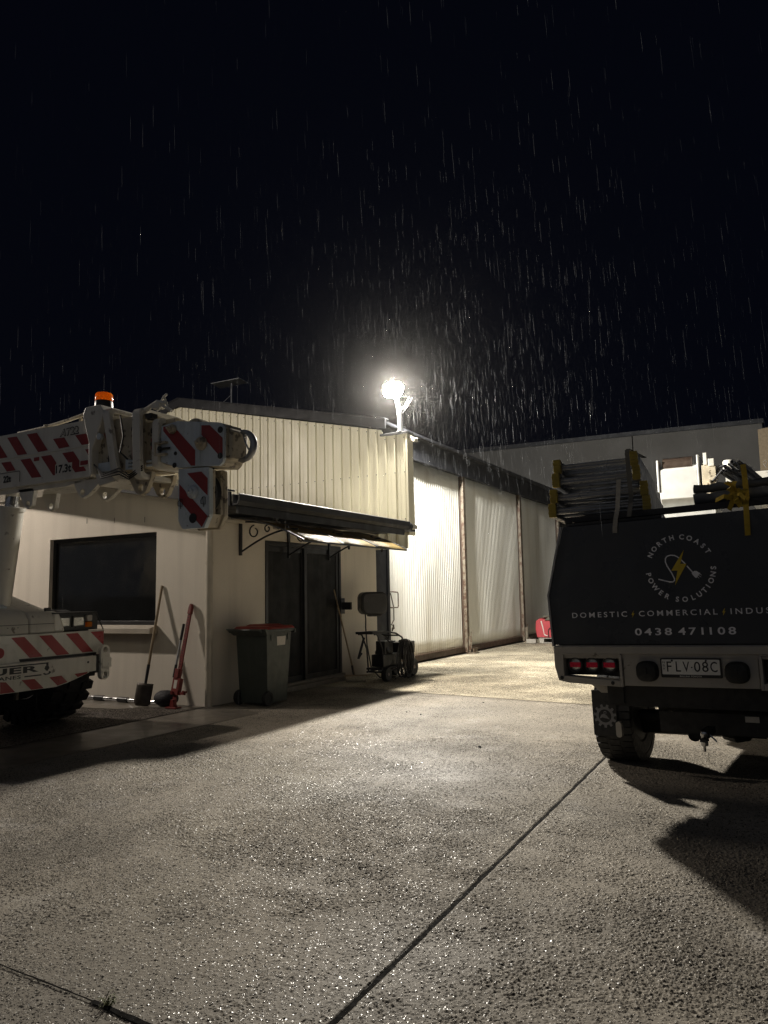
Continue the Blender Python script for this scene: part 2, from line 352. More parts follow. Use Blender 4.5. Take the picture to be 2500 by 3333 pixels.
def stone_sheet(x0, x1, y0, y1, st):
    nx, ny = int((x1-x0)/st)+1, int((y1-y0)/st)+1; X, Y = np.meshgrid(np.linspace(x0, x1, nx), np.linspace(y0, y1, ny))
    Z = 0.0035+pebble_height(X, Y)
    edge = np.minimum(np.minimum(X-x0, x1-X), np.minimum(Y-y0, y1-Y)); Z = Z*np.clip(edge/0.012, 0, 1)+0.002*(1-np.clip(edge/0.012, 0, 1))
    jx = -1.46-0.0167*(Y-0.8); dj = np.abs(X-jx); Z = np.where(dj < 0.035, np.minimum(Z, 0.0045+0.1*np.clip(dj-0.012, 0, 1)), Z); Z = np.where(dj < 0.012, -0.006, Z)
    k = np.arange(nx*ny).reshape(ny, nx); F = np.stack([k[:-1, :-1], k[:-1, 1:], k[1:, 1:], k[1:, :-1]], -1).reshape(-1, 4); nf = len(F)
    me = bpy.data.meshes.new('front_slab'); me.vertices.add(nx*ny); me.vertices.foreach_set('co', np.stack([X, Y, Z], -1).astype(np.float32).ravel())
    me.loops.add(nf*4); me.loops.foreach_set('vertex_index', F.astype(np.int32).ravel()); me.polygons.add(nf)
    me.polygons.foreach_set('loop_start', np.arange(0, nf*4, 4, dtype=np.int32)); me.polygons.foreach_set('loop_total', np.full(nf, 4, np.int32)); me.polygons.foreach_set('use_smooth', np.ones(nf, bool))
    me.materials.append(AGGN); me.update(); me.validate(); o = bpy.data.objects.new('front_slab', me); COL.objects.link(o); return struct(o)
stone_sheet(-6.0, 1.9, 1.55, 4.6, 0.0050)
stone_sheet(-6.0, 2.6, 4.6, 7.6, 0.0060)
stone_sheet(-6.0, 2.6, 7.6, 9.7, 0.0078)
g = MB(); g.poly([(-7.0, 10.15, 0.004), (-6.2, 10.243, 0.004), (-4.777, 9.99, 0.004), (-2.327, 9.73, 0.004), (6, 8.6, 0.004), (6, 40, 0.004), (-7.0, 40, 0.004)])
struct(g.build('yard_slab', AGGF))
g = MB(); g.poly([(-20, 3.0, 0.004), (-7.03, 3.0, 0.004), (-7.03, 7.46, 0.004), (-20, 7.46, 0.004)])
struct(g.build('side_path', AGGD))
g = MB(); g.poly([(-7.0, 2.9, 0.004), (-6.25, 2.9, 0.004), (-6.05, 6.6, 0.004), (-6.01, 7.6, 0.004), (-7.0, 7.9, 0.004)])
g.poly([(-20, 7.46, 0.006), (-7.0, 7.46, 0.006), (-7.0, 7.76, 0.006), (-20, 7.76, 0.006)])
g.poly([(-9.0, 7.15, 0.009), (-8.5, 7.05, 0.009), (-8.0, 7.12, 0.009), (-7.7, 7.40, 0.009), (-7.9, 7.50, 0.009), (-9.1, 7.50, 0.009)])
struct(g.build('path', SMOOTHC))
GROOVE = pm('joint_dirt', (0.008, 0.007, 0.006), 0.9, spec=0.05, noise=(20, 0.5), bump=(80, 0.5, 0.004))
def joint(pts, wd, z=0.0095):
    mb = MB(); up = []; lo = []
    dense = []
    for (a, b) in zip(pts[:-1], pts[1:]):
        L_ = math.dist(a, b); n = max(2, int(L_/0.05))
        dense += [(a[0]+(b[0]-a[0])*i/n, a[1]+(b[1]-a[1])*i/n) for i in range(n)]
    dense.append(pts[-1])
    d = (Vector(pts[-1])-Vector(pts[0])).normalized(); nx, ny = -d.y, d.x
    for x, y in dense:
        a = wd*(0.5+random.random()*0.55); b = wd*(0.5+random.random()*0.45)
        up.append((x+nx*a, y+ny*a, z)); lo.append((x-nx*b, y-ny*b, z))
    n = len(up); mb.add(up+lo, [(i, i+n, i+n+1, i+1) for i in range(n-1)])
    return struct(mb.build('ground_groove', GROOVE))
joint([(-1.46, 0.8), (-1.505, 3.5), (-1.56, 6.8), (-1.6, 13)], 0.016, 0.0008)
joint([(-4.2, 2.02), (-2.895, 2.008), (-2.335, 1.99)], 0.006)
joint([(-2.335, 1.99), (-1.9, 1.96)], 0.014)
joint([(-7.01, 3.0), (-7.01, 7.7)], 0.016)
joint([(-7.0, 7.83), (-5.6, 8.45)], 0.008)
joint([(-6.9, 10.16), (-6.2, 10.243), (-4.777, 9.99), (-2.327, 9.73), (2.0, 9.15)], 0.005)

# ------------------------------------------------------------------ office building
off = thing('office_building', 'cream rendered office lean-to with dark window and sliding door', 'building', (-9, 9, 0))
YW, XF = 7.75, -7.0
wl = MB()
WX0, WX1, WZ0, WZ1 = -10.29, -7.98, 1.08, 2.41
DY0, DY1, DZ1 = 8.99, 11.12, 2.30
def zroof(x): return 2.62+0.17*(-6.05-x)
XL = -15.5
for a, b in ((XL, WX0), (WX1, -7.15)):
    wl.prism([(a, 0), (b, 0), (b, zroof(b)), (a, zroof(a))], 1, YW, YW+0.15)
wl.prism([(WX0, 0), (WX1, 0), (WX1, WZ0), (WX0, WZ0)], 1, YW, YW+0.15)
wl.prism([(WX0, WZ1), (WX1, WZ1), (WX1, zroof(WX1)), (WX0, zroof(WX0))], 1, YW, YW+0.15)
wl.box(-7.15, XF, YW, DY0, 0, 2.75)
wl.box(-7.15, XF, DY1, 12.40, 0, 2.75)
wl.box(-7.15, XF, DY0, DY1, DZ1, 2.75)
wl.box(-7.15, XF, DY0, DY1, 0, 0.06)
wl.box(XL, XL+0.15, YW+0.15, 12.4, 0, 4.1)
wl.build('wall', CREAM, off)
bx = MB(); bx.box(-15.3, -7.4, YW+0.5, 12.3, 0.01, 2.5); bx.build('interior_partition', BLACKM, off)
# roof sheets with dark barge along the front and gutter along the yard side
rf = MB(); rf.prism([(XL-0.3, zroof(XL-0.3)+0.02), (-6.10, zroof(-6.10)+0.02), (-6.10, zroof(-6.10)+0.09), (XL-0.3, zroof(XL-0.3)+0.09)], 1, 7.24, 12.40)
for i in range(26):
    y = 7.34+i*0.195
    rf.prism([(XL-0.3, zroof(XL-0.3)+0.085), (-6.12, zroof(-6.12)+0.085), (-6.12, zroof(-6.12)+0.11), (XL-0.3, zroof(XL-0.3)+0.11)], 1, y, y+0.03)
rf.build('roof', pm('zinc_roof_sheet', (0.55, 0.54, 0.50), 0.45, noise=(2, 0.5)), off)
bb = MB(); bb.prism([(XL-0.3, zroof(XL-0.3)-0.04), (-6.16, zroof(-6.16)-0.04), (-6.16, zroof(-6.16)+0.14), (XL-0.3, zroof(XL-0.3)+0.14)], 1, 7.20, 7.238)
bb.prism([(XL-0.3, zroof(XL-0.3)+0.145), (-6.16, zroof(-6.16)+0.145), (-6.16, zroof(-6.16)+0.17), (XL-0.3, zroof(XL-0.3)+0.17)], 1, 7.19, 7.30)
bb.build('barge_board', DARKM, off, bevel=0.004)
so = MB(); so.prism([(-7.0, 2.60), (-6.13, 2.60), (-6.13, 2.635), (-7.0, 2.635)], 1, 7.26, 12.38); so.build('soffit', DARKM, off)
gu = MB(); gp = [(-6.10, 2.60), (-6.02, 2.60), (-5.985, 2.65), (-5.985, 2.735), (-5.995, 2.745), (-6.005, 2.735), (-6.005, 2.66), (-6.03, 2.62), (-6.085, 2.62), (-6.085, 2.74), (-6.10, 2.74)]
gu.prism(gp, 1, 7.18, 11.88)
gu.prism([(-6.10, 2.50), (-6.06, 2.50), (-6.06, 2.598), (-6.10, 2.598)], 1, 7.25, 11.80)
for y in (11.9, 11.96): gu.prism(circ(-6.05, 2.66, 0.075, 12), 1, y-0.02, y+0.02)
gu.prism([(-6.09, 2.61), (-6.0, 2.61), (-6.0, 2.70), (-6.09, 2.70)], 1, 11.88, 11.98)
gu.build('gutter', DARKM, off, bevel=0.003)
# window
wf = MB()
for x0, x1, z0, z1 in ((WX0, WX0+0.05, WZ0, WZ1), (WX1-0.05, WX1, WZ0, WZ1), (WX0+0.05, WX1-0.05, WZ0, WZ0+0.06), (WX0+0.05, WX1-0.05, WZ1-0.05, WZ1)):
    wf.box(x0, x1, YW+0.06, YW+0.12, z0, z1)
win = wf.build('window', BLACKM, off, bevel=0.004)
gl = MB(); gl.box(WX0+0.05, WX1-0.05, YW+0.085, YW+0.095, WZ0+0.06, WZ1-0.05)
gl.build('glass', GLASS, win)
blind = MB(); n = 30
for i in range(n):
    z = WZ1-0.30-i*0.035; blind.box(WX0+0.2, WX1-0.06, YW+0.13, YW+0.145, z, z+0.026)
blind.build('blind', pm('dark_blind', (0.020, 0.020, 0.021), 0.8, noise=(4, 0.4)), win)
sl = MB(); sl.prism([(YW-0.15, 0.965), (YW, 0.965), (YW, WZ0), (YW-0.02, WZ0), (YW-0.15, 1.045)], 0, WX0-0.06, WX1+0.05); sl.build('sill', PVCW, win, bevel=0.006)
# weep slots over the window
for x, z in ((-9.45, 2.66), (-8.22, 2.60), (-8.85, 2.63)): ws = MB(); ws.box(x-0.004, x+0.004, YW-0.003, YW+0.02, z-0.04, z+0.04); ws.build('weep_slot', BLACKT, off)
# sliding screen door
dr = thing('sliding_door', '', ''); del dr['label'], dr['category']; dr.parent = off; dr.location = (2.0, 1.0, 0.06)
df = MB()
for y0, y1, z0, z1 in ((DY0, DY0+0.06, 0.06, DZ1), (DY1-0.06, DY1, 0.06, DZ1), (DY0+0.06, DY1-0.06, DZ1-0.07, DZ1), (DY0+0.06, DY1-0.06, 0.06, 0.10)):
    df.box(-7.10, -6.985, y0, y1, z0, z1)
df.build('door_frame', BLACKM, dr, bevel=0.004)
for k, (a, b, x) in enumerate(((DY0+0.06, 10.07, -7.07), (10.03, DY1-0.06, -7.025))):
    pl = MB()
    for y0, y1, z0, z1 in ((a, a+0.07, 0.10, DZ1-0.07), (b-0.07, b, 0.10, DZ1-0.07), (a+0.07, b-0.07, 0.10, 0.19), (a+0.07, b-0.07, DZ1-0.15, DZ1-0.07)):
        pl.box(x-0.02, x+0.02, y0, y1, z0, z1)
    pl.box(x-0.004, x+0.004, a+0.07, b-0.07, 0.19, DZ1-0.15, 1)
    pl.build('door_panel', [BLACKM, SCREEN], dr, bevel=0.003)
stp = MB(); stp.box(-6.98, -6.86, DY0-0.35, DY1+0.12, 0.0, 0.075); stp.box(-7.0, -6.93, DY0-0.02, DY1+0.02, 0.076, 0.12); stp.build('door_step', pm('step_concrete', (0.20, 0.18, 0.15), 0.6, noise=(9, 0.6)), off, bevel=0.008)
# downpipe at the corner, fed by a pipe across from the gutter
dp = MB(); r = 0.048
dp.tube([(-6.93, YW-0.06, 0.02), (-6.93, YW-0.06, 2.36), (-6.93, YW-0.05, 2.46), (-6.90, YW+0.0, 2.52)], r, 14)
dp.tube([(-6.93, YW-0.04, 2.52), (-6.93, 8.0, 2.54), (-6.93, 8.42, 2.555), (-6.90, 8.50, 2.575), (-6.82, 8.54, 2.60)], r, 14)
for z in (0.5, 1.9): dp.tube([(-6.93, YW-0.06, z), (-6.93, YW-0.06, z+0.04)], r+0.006, 14)
dp.build('downpipe', PVCW, off, smooth=True)
# motion sensor light under the eave
sn = thing('sensor_light', 'small white sensor light under the dark eave above the awning', 'light', (-6.6, 8.78, 2.60))
m_ = MB(); m_.box(-6.66, -6.60, 8.74, 8.80, 2.575, 2.60); m_.tube([(-6.62, 8.77, 2.575), (-6.60, 8.76, 2.54)], 0.012); m_.build('bracket', PAPER, sn)
m_ = MB(); m_.prism(rrect(-6.65, -6.55, 2.43, 2.545, 0.02), 1, 8.72, 8.79); m_.build('housing', PAPER, sn, bevel=0.006)

# ------------------------------------------------------------------ warehouse shed behind the office
shed = thing('warehouse', 'long steel warehouse with cream gable cladding and pale sliding doors', 'building', (-10, 18, 0))
YG = 12.42; XR = -6.31; AX, AZ = -12.12, 5.82
def ztop(x): return 4.49 if x > -6.83 else (4.615+(AZ-4.615)*(-6.80-x)/(-6.80-AX) if x > AX else AZ-(AX-x)*0.235)
cl = MB(); xs = []; x = XR; pat = [(0, 0), (0.012, 0.028), (0.042, 0.028), (0.054, 0), (0.125, 0.0), (0.131, 0.004), (0.139, 0.0)]
while x > -19.0:
    for dx, h in pat: xs.append((x-dx, h))
    x -= 0.204
for b0, b1 in zip(xs[:-1], xs[1:]):
    (xa, ha), (xb, hb) = b0, b1
    cl.add([(xa, YG-ha, 2.3), (xb, YG-hb, 2.3), (xb, YG-hb, ztop(xb)), (xa, YG-ha, ztop(xa))], [(0, 1, 2, 3)][::1])
cl.build('gable_cladding', CLAD, shed, solid=0.003)
ec = MB(); ec.box(XR, XR+0.05, YG-0.035, YG+0.20, 2.55, 4.49); ec.box(-6.85, XR+0.06, YG-0.05, YG+0.24, 4.495, 4.535, 1)
ec.build('corner_flashing', [CLAD, ROOF], shed, bevel=0.004)
scw = MB()
for i in range(60):
    x = XR-0.027-0.204*i
    for z in (ztop(x)-0.07, 2.86, 3.75): scw.tube([(x, YG-0.029, z), (x, YG-0.034, z)], 0.010, 6)
    if x < -18.5: break
scw.build('screw', BLACKT, shed)['kind'] = 'stuff'
rk = MB()
rk.prism([(-6.72, 4.63), (AX, AZ+0.005), (-19, AZ-1.62), (-19, AZ-1.44), (AX, AZ+0.19), (-6.72, 4.82)], 1, YG-0.06, YG-0.03)
rk.prism([(-6.72, 4.82), (AX, AZ+0.19), (-19, AZ-1.44), (-19, AZ-1.42), (AX, AZ+0.215), (-6.72, 4.845)], 1, YG-0.075, YG+0.10)
rk.build('barge_board', DARKM, shed, bevel=0.004)
sr = MB()
sr.prism([(-6.88, 4.80), (AX, AZ+0.10), (-19, AZ-1.54), (-19, AZ-1.50), (AX, AZ+0.14), (-6.88, 4.84)], 1, YG, 25.6)
sr.build('roof', ROOF, shed)
XD = -7.1
sg = MB(); sg.prism([(-6.99, 4.78), (-6.90, 4.78), (-6.875, 4.81), (-6.875, 4.86), (-6.89, 4.86), (-6.89, 4.82), (-6.91, 4.80), (-6.98, 4.80), (-6.98, 4.86), (-6.99, 4.86)], 1, YG+0.2, 25.6)
sg.build('gutter', DARKM, shed, bevel=0.003)
sf = MB(); sf.box(-7.05, -6.995, YG+0.1, 25.6, 4.30, 4.86); sf.box(-7.12, -7.05, YG+0.1, 25.6, 4.33, 4.80)
sf.box(-6.995, -6.965, YG+0.5, 25.6, 4.30, 4.335, 0); sf.build('fascia', DARKM, shed, bevel=0.004)
col = MB(); col.box(-7.32, -7.03, YG+0.02, 12.95, 0, 4.3); col.box(-7.03, -7.0, 12.86, 12.95, 0, 4.3); col.build('column', DARKM, shed, bevel=0.006)
bw = MB(); bw.box(-19, -7.35, 25.3, 25.6, 0, 4.6); bw.box(-19, -18.9, YG+0.1, 25.3, 0, 4.3); bw.box(-7.5, -7.4, YG+0.1, 25.3, 0, 4.3); bw.build('rear_wall', CLAD, shed)
doors = [(12.98, 16.76), (17.06, 21.06), (21.38, 25.15)]
for k, (a, b) in enumerate(doors):
    dd = thing('shed_door', '', ''); del dd['label'], dd['category']; dd.parent = shed; dd.location = (2.9, a-18, 0)
    sh = MB(); pitch = 0.105; N = int((b-a)/pitch*8); rows = 14; vs = []; fs = []
    for j in range(rows+1):
        z = 0.17+(4.31-0.17)*j/rows
        for i in range(N+1):
            y = a+(b-a)*i/N; ph = 2*math.pi*(y-a)/pitch
            bow = 0.006*math.sin(y*1.7+z*0.9+k)+0.004*math.sin(y*4.1-z*1.6+k*2)+(0.02*math.sin((y-a)/(b-a)*math.pi)*math.sin(z*0.8+k) if k == 2 else 0)
            vs.append((XD+0.017*math.sin(ph)+bow, y, z))
    for j in range(rows):
        for i in range(N): fs.append((j*(N+1)+i, j*(N+1)+i+1, (j+1)*(N+1)+i+1, (j+1)*(N+1)+i))
    sh.add(vs, fs); sh.build('door_sheet', CORR, dd, solid=0.002, smooth=True)
    fr = MB(); fr.box(XD-0.06, XD+0.03, a, b, 0.04, 0.175); fr.box(XD+0.031, XD+0.05, a, b, 0.155, 0.172); fr.build('bottom_rail', RUSTD, dd, bevel=0.004)
for k, (a, b) in enumerate(((16.78, 17.03), (21.08, 21.35), (25.17, 25.45))):
    pst = MB(); pst.box(XD-0.02, XD+0.10, a+0.03, b-0.08, 0.03, 4.30); pst.box(XD-0.05, XD+0.03, a, b, 0.03, 4.30, 1)
    po = pst.build('door_post', [RUST, RUSTD], shed, bevel=0.005)
    if k < 2:
        bt = MB(); y = (a+b)/2
        bt.box(XD+0.102, XD+0.15, y-0.03, y+0.03, 0.05, 0.42); bt.tube([(XD+0.16, y, 0.10), (XD+0.16, y, 0.52)], 0.012, 8)
        bt.box(XD+0.08, XD+0.30, y-0.12, y+0.16, 0.012, 0.03); bt.box(XD+0.24, XD+0.26, y-0.12, y+0.16, 0.03, 0.14)
        bt.build('drop_bolt', RUST, po, bevel=0.003)
hd = MB(); hd.tube([(XD+0.02, 13.03, 1.50), (XD+0.10, 13.05, 1.50), (XD+0.12, 13.22, 1.49), (XD+0.12, 13.24, 1.46), (XD+0.12, 13.24, 1.22), (XD+0.12, 13.22, 1.19), (XD+0.10, 13.05, 1.19), (XD+0.02, 13.03, 1.19)], 0.012, 8)
hd.build('door_handle', RUST, shed, smooth=True)
ch = MB(); ch.tube([(XD+0.06, 13.03, 1.48), (XD+0.10, 13.08, 1.2), (XD+0.09, 13.10, 0.95), (XD+0.07, 13.02, 0.85)], 0.010, 6)
ch.tube([(XD+0.09, 13.06, 0.86), (XD+0.10, 13.07, 0.78), (XD+0.08, 13.04, 0.74), (XD+0.1, 13.02, 0.80)], 0.018, 6); ch.build('door_rope', pm('dirty_rope', (0.10, 0.085, 0.06), 0.9), shed)
sl2 = MB(); sl2.lathe([(0.0, -0.09), (0.05, -0.08), (0.065, -0.02), (0.04, 0.05), (0.04, 0.07)], (-6.86, 25.0, 4.16), (0, 0, 1), 12); bulb = sl2.build('wall_lamp', PAPER, shed, smooth=True)
arm = MB(); arm.tube([(-6.86, 25.0, 4.22), (-6.86, 25.0, 4.27), (-7.0, 25.0, 4.28)], 0.015); arm.build('lamp_arm', PAPER, bulb)
# small camera on the corner of the cladding
cm = thing('security_camera', 'small white camera clamped to the top corner of the cladding', 'camera', (XR+0.06, YG-0.02, 4.40))
m_ = MB(); m_.lathe([(0.035, 0), (0.035, 0.03), (0.02, 0.04)], (XR+0.051, YG+0.05, 4.42), (1, 0, 0), 12); m_.tube([(XR+0.09, YG+0.05, 4.42), (XR+0.12, YG+0.03, 4.38)], 0.014); m_.build('mount', PAPER, cm)
m_ = MB(); M_ = Matrix.Translation((XR+0.17, YG+0.02, 4.36)) @ Matrix.Rotation(R(-30), 4, 'Z') @ Matrix.Rotation(R(20), 4, 'Y'); m_.box(-0.07, 0.07, -0.04, 0.04, -0.035, 0.035, 0, M_); m_.build('camera_body', PAPER, cm, bevel=0.012)

# antenna on the shed roof
an = thing('roof_antenna', 'flat panel antenna on a thin mast on the shed roof', 'antenna', (-11.1, 13.0, 5.70))
m_ = MB(); m_.tube([(-11.08, 13.0, 5.68), (-11.08, 13.0, 6.36)], 0.022, 8); m_.tube([(-11.08, 13.0, 6.1), (-11.62, 13.0, 5.78)], 0.007, 6); m_.build('mast', GALV, an)
m_ = MB(); m_.box(-0.42, 0.42, -0.16, 0.16, -0.009, 0.009, 0, Matrix.Translation((-11.15, 13.0, 6.38)) @ Matrix.Rotation(R(-7), 4, 'X')); m_.build('panel', GALV, an, bevel=0.006)

# ------------------------------------------------------------------ floodlight on the corner, with a second head added to light the shed doors
fl = thing('floodlight', 'blazing white floodlight on a pole above the cladding corner', 'floodlight', (-6.43, 12.44, 4.53))
m_ = MB(); m_.tube([(-6.43, 12.44, 4.53), (-6.44, 12.46, 4.75), (-6.46, 12.44, 5.05), (-6.50, 12.42, 5.24)], [0.05, 0.047, 0.045, 0.04], 12); m_.lathe([(0.08, 0), (0.08, 0.015)], (-6.43, 12.44, 4.537), (0, 0, 1), 14); m_.build('pole', PVCG, fl, smooth=True)
m_ = MB()
for s_ in (-0.05, 0.05): m_.tube([(-6.44, 12.42+s_, 4.86), (-6.30, 12.40+s_, 4.98), (-6.15, 12.36+s_, 5.16)], 0.010, 6)
m_.tube([(-6.44, 12.42, 5.02), (-6.28, 12.40, 4.99)], 0.012, 6); m_.build('bracket', DARKM, fl)
LEDM = pm('lit_led_panel', (0.9, 0.9, 0.85), 0.4, emit=((1.0, 0.94, 0.82), 45))
LEDM.cycles.emission_sampling = 'NONE'
def head(pos, d, wd, ht, watts, colr, spread):
    d = Vector(d).normalized(); q = d.to_track_quat('-Z', 'Y'); M = Matrix.Translation(pos) @ q.to_matrix().to_4x4()
    def slab(mb, pts, z0, z1):
        n = len(pts); mb.add([M @ Vector((x, y, z0)) for x, y in pts]+[M @ Vector((x, y, z1)) for x, y in pts], [tuple(range(n))[::-1], tuple(range(n, 2*n))]+[(k, (k+1) % n, (k+1) % n+n, k+n) for k in range(n)])
    b = MB(); slab(b, rrect(-wd/2-0.012, wd/2+0.012, -ht/2-0.012, ht/2+0.012, min(wd, ht)*0.42, 6), 0.012, 0.06)
    for i in range(7): x = -wd/2+wd*(i+0.5)/7; b.box(x-0.006, x+0.006, -ht*0.36, ht*0.36, 0.06, 0.10, 0, M)
    h = b.build('lamp_head', DARKM, fl)
    p = MB(); slab(p, rrect(-wd/2, wd/2, -ht/2, ht/2, min(wd, ht)*0.40, 6), -0.006, 0.0115); p.build('led_panel', LEDM, h)
    ld = bpy.data.lights.new('flood_beam', 'AREA'); ld.shape = 'RECTANGLE'; ld.size = wd*0.85; ld.size_y = ht*0.85; ld.energy = watts; ld.color = colr; ld.spread = spread
    lo = bpy.data.objects.new('flood_beam', ld); COL.objects.link(lo); lo.matrix_world = M @ Matrix.Translation((0, 0, -0.012)); return lo
head((-6.548, 12.408, 5.376), (0.66, -0.42, -0.62), 0.42, 0.34, 1250, (1.0, 0.935, 0.83), R(160))
head((-6.66, 12.72, 5.48), (0.30, 0.83, -0.47), 0.30, 0.24, 950, (1.0, 0.97, 0.90), R(150))

# second yard lamp beyond the crane, out of frame on the left: it throws the shadows of the shovel and the sill
yl = thing('yard_lamp', 'lamp on a steel pole behind the crane, lighting the office wall', 'street lamp', (-14.4, 5.2, 0))
m_ = MB(); m_.tube([(-14.4, 5.2, 0), (-14.4, 5.2, 5.5), (-14.3, 5.2, 5.62), (-14.05, 5.2, 5.66)], [0.07, 0.045, 0.04, 0.035], 12); m_.build('pole', GALV, yl, smooth=True)
m_ = MB(); m_.prism(rrect(-14.15, -13.75, 5.1, 5.3, 0.05), 2, 5.63, 5.70); h_ = m_.build('lamp_head', PLGREY, yl)
m_ = MB(); m_.prism(rrect(-14.10, -13.80, 5.13, 5.27, 0.03), 2, 5.618, 5.629); m_.build('diffuser', LEDM, h_)
ld = bpy.data.lights.new('yard_beam', 'AREA'); ld.shape = 'RECTANGLE'; ld.size = 0.25; ld.size_y = 0.12; ld.energy = 520; ld.color = (1.0, 0.88, 0.76)
lo = bpy.data.objects.new('yard_beam', ld); COL.objects.link(lo); lo.location = (-13.95, 5.2, 5.612); lo.rotation_euler = Vector((0.75, 0.32, -0.6)).to_track_quat('-Z', 'Y').to_euler()

# ------------------------------------------------------------------ concrete building across the back
cb = thing('concrete_building', 'tall plain grey concrete building behind the yard', 'building', (-8, 27, 0))
for x0, x1, zt0, zt1 in ((-34, -4.73, 7.15, 6.87), (-4.70, -0.60, 6.87, 6.80)):
    m_ = MB(); m_.prism([(x0, 0), (x1, 0), (x1, zt1), (x0, zt0)], 1, 27, 27.18); m_.build('precast_panel', GREYC, cb, bevel=0.01)
m_ = MB(); m_.prism([(-34, 7.152), (-4.7, 6.872), (-0.55, 6.802), (-0.55, 6.95), (-4.7, 7.02), (-34, 7.30)], 1, 26.95, 27.25); m_.build('capping', DARKM, cb)
m_ = MB(); m_.box(-0.78, -0.60, 27.2, 40, 0, 6.8); m_.build('side_wall', GREYC, cb)
tb = thing('timber_board', 'tall weathered board with chalk marks beside the concrete building', 'board', (-0.50, 25.5, 0))
m_ = MB(); m_.prism([(-0.73, 0), (-0.36, 0), (-0.36, 6.36), (-0.70, 6.32)], 1, 25.5, 25.56); m_.build('board', WOODH, tb, bevel=0.006)
m_ = MB()
def scrib(pts): m_.tube([(x, 25.494, z) for x, z in pts], 0.010, 4)
scrib([(-0.62, 5.28), (-0.56, 5.34), (-0.52, 5.28), (-0.56, 5.2), (-0.62, 5.24), (-0.54, 5.1)]); scrib([(-0.6, 5.02), (-0.53, 4.92), (-0.6, 4.85)]); scrib([(-0.58, 4.75), (-0.52, 4.68), (-0.57, 4.58), (-0.5, 4.6)])
m_.build('chalk_mark', PAPER, tb)
m_ = MB(); m_.box(-0.34, 0.4, 25.6, 25.65, 4.4, 6.5); m_.box(-0.34, 3.0, 25.65, 25.8, 0, 6.4); m_.build('pale_sheet', pm('blue_grey_sheet', (0.30, 0.34, 0.42), 0.5, noise=(2, 0.5)), tb)

# ------------------------------------------------------------------ awning over the sliding door
aw = thing('door_awning', 'door awning of amber clear panels on black scroll brackets', 'awning', (-6.9, 9.5, 2.5))
def prof(t):
    """awning section from the wall (t=0) to the front edge (t=1)"""
    return (-6.97+1.32*t, 2.56-0.05*t-0.325*t*t)
POLY = bpy.data.materials.new('wet_polycarbonate'); POLY.use_nodes = True
pn = POLY.node_tree; pb = pn.nodes['Principled BSDF']; pb.inputs['Base Color'].default_value = (0.34, 0.25, 0.085, 1); pb.inputs['Roughness'].default_value = 0.35
tl = pn.nodes.new('ShaderNodeBsdfTranslucent'); tl.inputs['Color'].default_value = (0.30, 0.215, 0.065, 1)
mx = pn.nodes.new('ShaderNodeMixShader'); mx.inputs[0].default_value = 0.5
pn.links.new(pb.outputs[0], mx.inputs[1]); pn.links.new(tl.outputs[0], mx.inputs[2]); pn.links.new(mx.outputs[0], pn.nodes['Material Output'].inputs['Surface'])
ge = pn.nodes.new('ShaderNodeNewGeometry'); vo = pn.nodes.new('ShaderNodeTexVoronoi'); vo.inputs['Scale'].default_value = 55; pn.links.new(ge.outputs['Position'], vo.inputs['Vector'])
bu = pn.nodes.new('ShaderNodeBump'); bu.inputs['Strength'].default_value = 1.0; bu.inputs['Distance'].default_value = 0.01; pn.links.new(vo.outputs['Distance'], bu.inputs['Height']); pn.links.new(bu.outputs[0], pb.inputs['Normal'])
AY = [8.08, 9.07, 10.06, 11.05]
for a, b in zip(AY[:-1], AY[1:]):
    m_ = MB(); n = 12; vs = []
    for i in range(n+1):
        x, z = prof(i/n); vs += [(x, a+0.012, z), (x, b-0.012, z)]
    m_.add(vs, [(2*i, 2*i+1, 2*i+3, 2*i+2) for i in range(n)]); m_.build('panel', POLY, aw, solid=0.004, smooth=True)
for y in AY:
    m_ = MB(); m_.tube([(prof(i/10)[0], y, prof(i/10)[1]+0.004) for i in range(11)], 0.013, 6); m_.build('strip', ALU, aw)
m_ = MB(); m_.box(-5.66, -5.645, 8.07, 11.06, 2.165, 2.187); m_.build('front_rail', BLACKM, aw)
for y in (8.40, 9.57, 10.74):
    m_ = MB(); m_.box(-6.998, -6.965, y-0.02, y+0.02, 2.05, 2.55)
    m_.tube([(-6.97, y, 2.10)]+[(-6.97+1.0*t, y, 2.10+0.30*math.sin(t*math.pi*0.55)-0.02*t) for t in (0.1, 0.2, 0.3, 0.4, 0.5, 0.6, 0.7, 0.8, 0.9, 1.0)], 0.014, 6)
    m_.tube([(prof(t)[0], y, prof(t)[1]-0.02) for t in (0, 0.2, 0.4, 0.6, 0.8, 0.98)], 0.014, 6)
    for k, t in enumerate((0.12, 0.30, 0.45, 0.57)):
        x, z = prof(t+0.06); zl = 2.10+0.30*math.sin((t+0.06)*1.32*math.pi*0.55); rr = max(0.02, (z-zl)*0.30); cz = (z+zl)/2
        m_.tube([(x+rr*(1-0.5*i/14)*math.cos(i*0.42+1.6), y, cz+rr*(1-0.5*i/14)*math.sin(i*0.42+1.6)) for i in range(15)], 0.011, 5)
    m_.build('scroll_bracket', BLACKM, aw)
for y in (9.3, 10.3):
    m_ = MB(); m_.lathe([(0.018, 0), (0.018, -0.04), (0.008, -0.05)], (-5.70, y, 2.165), (0, 0, 1), 8); m_.build('clip', BLACKM, aw)

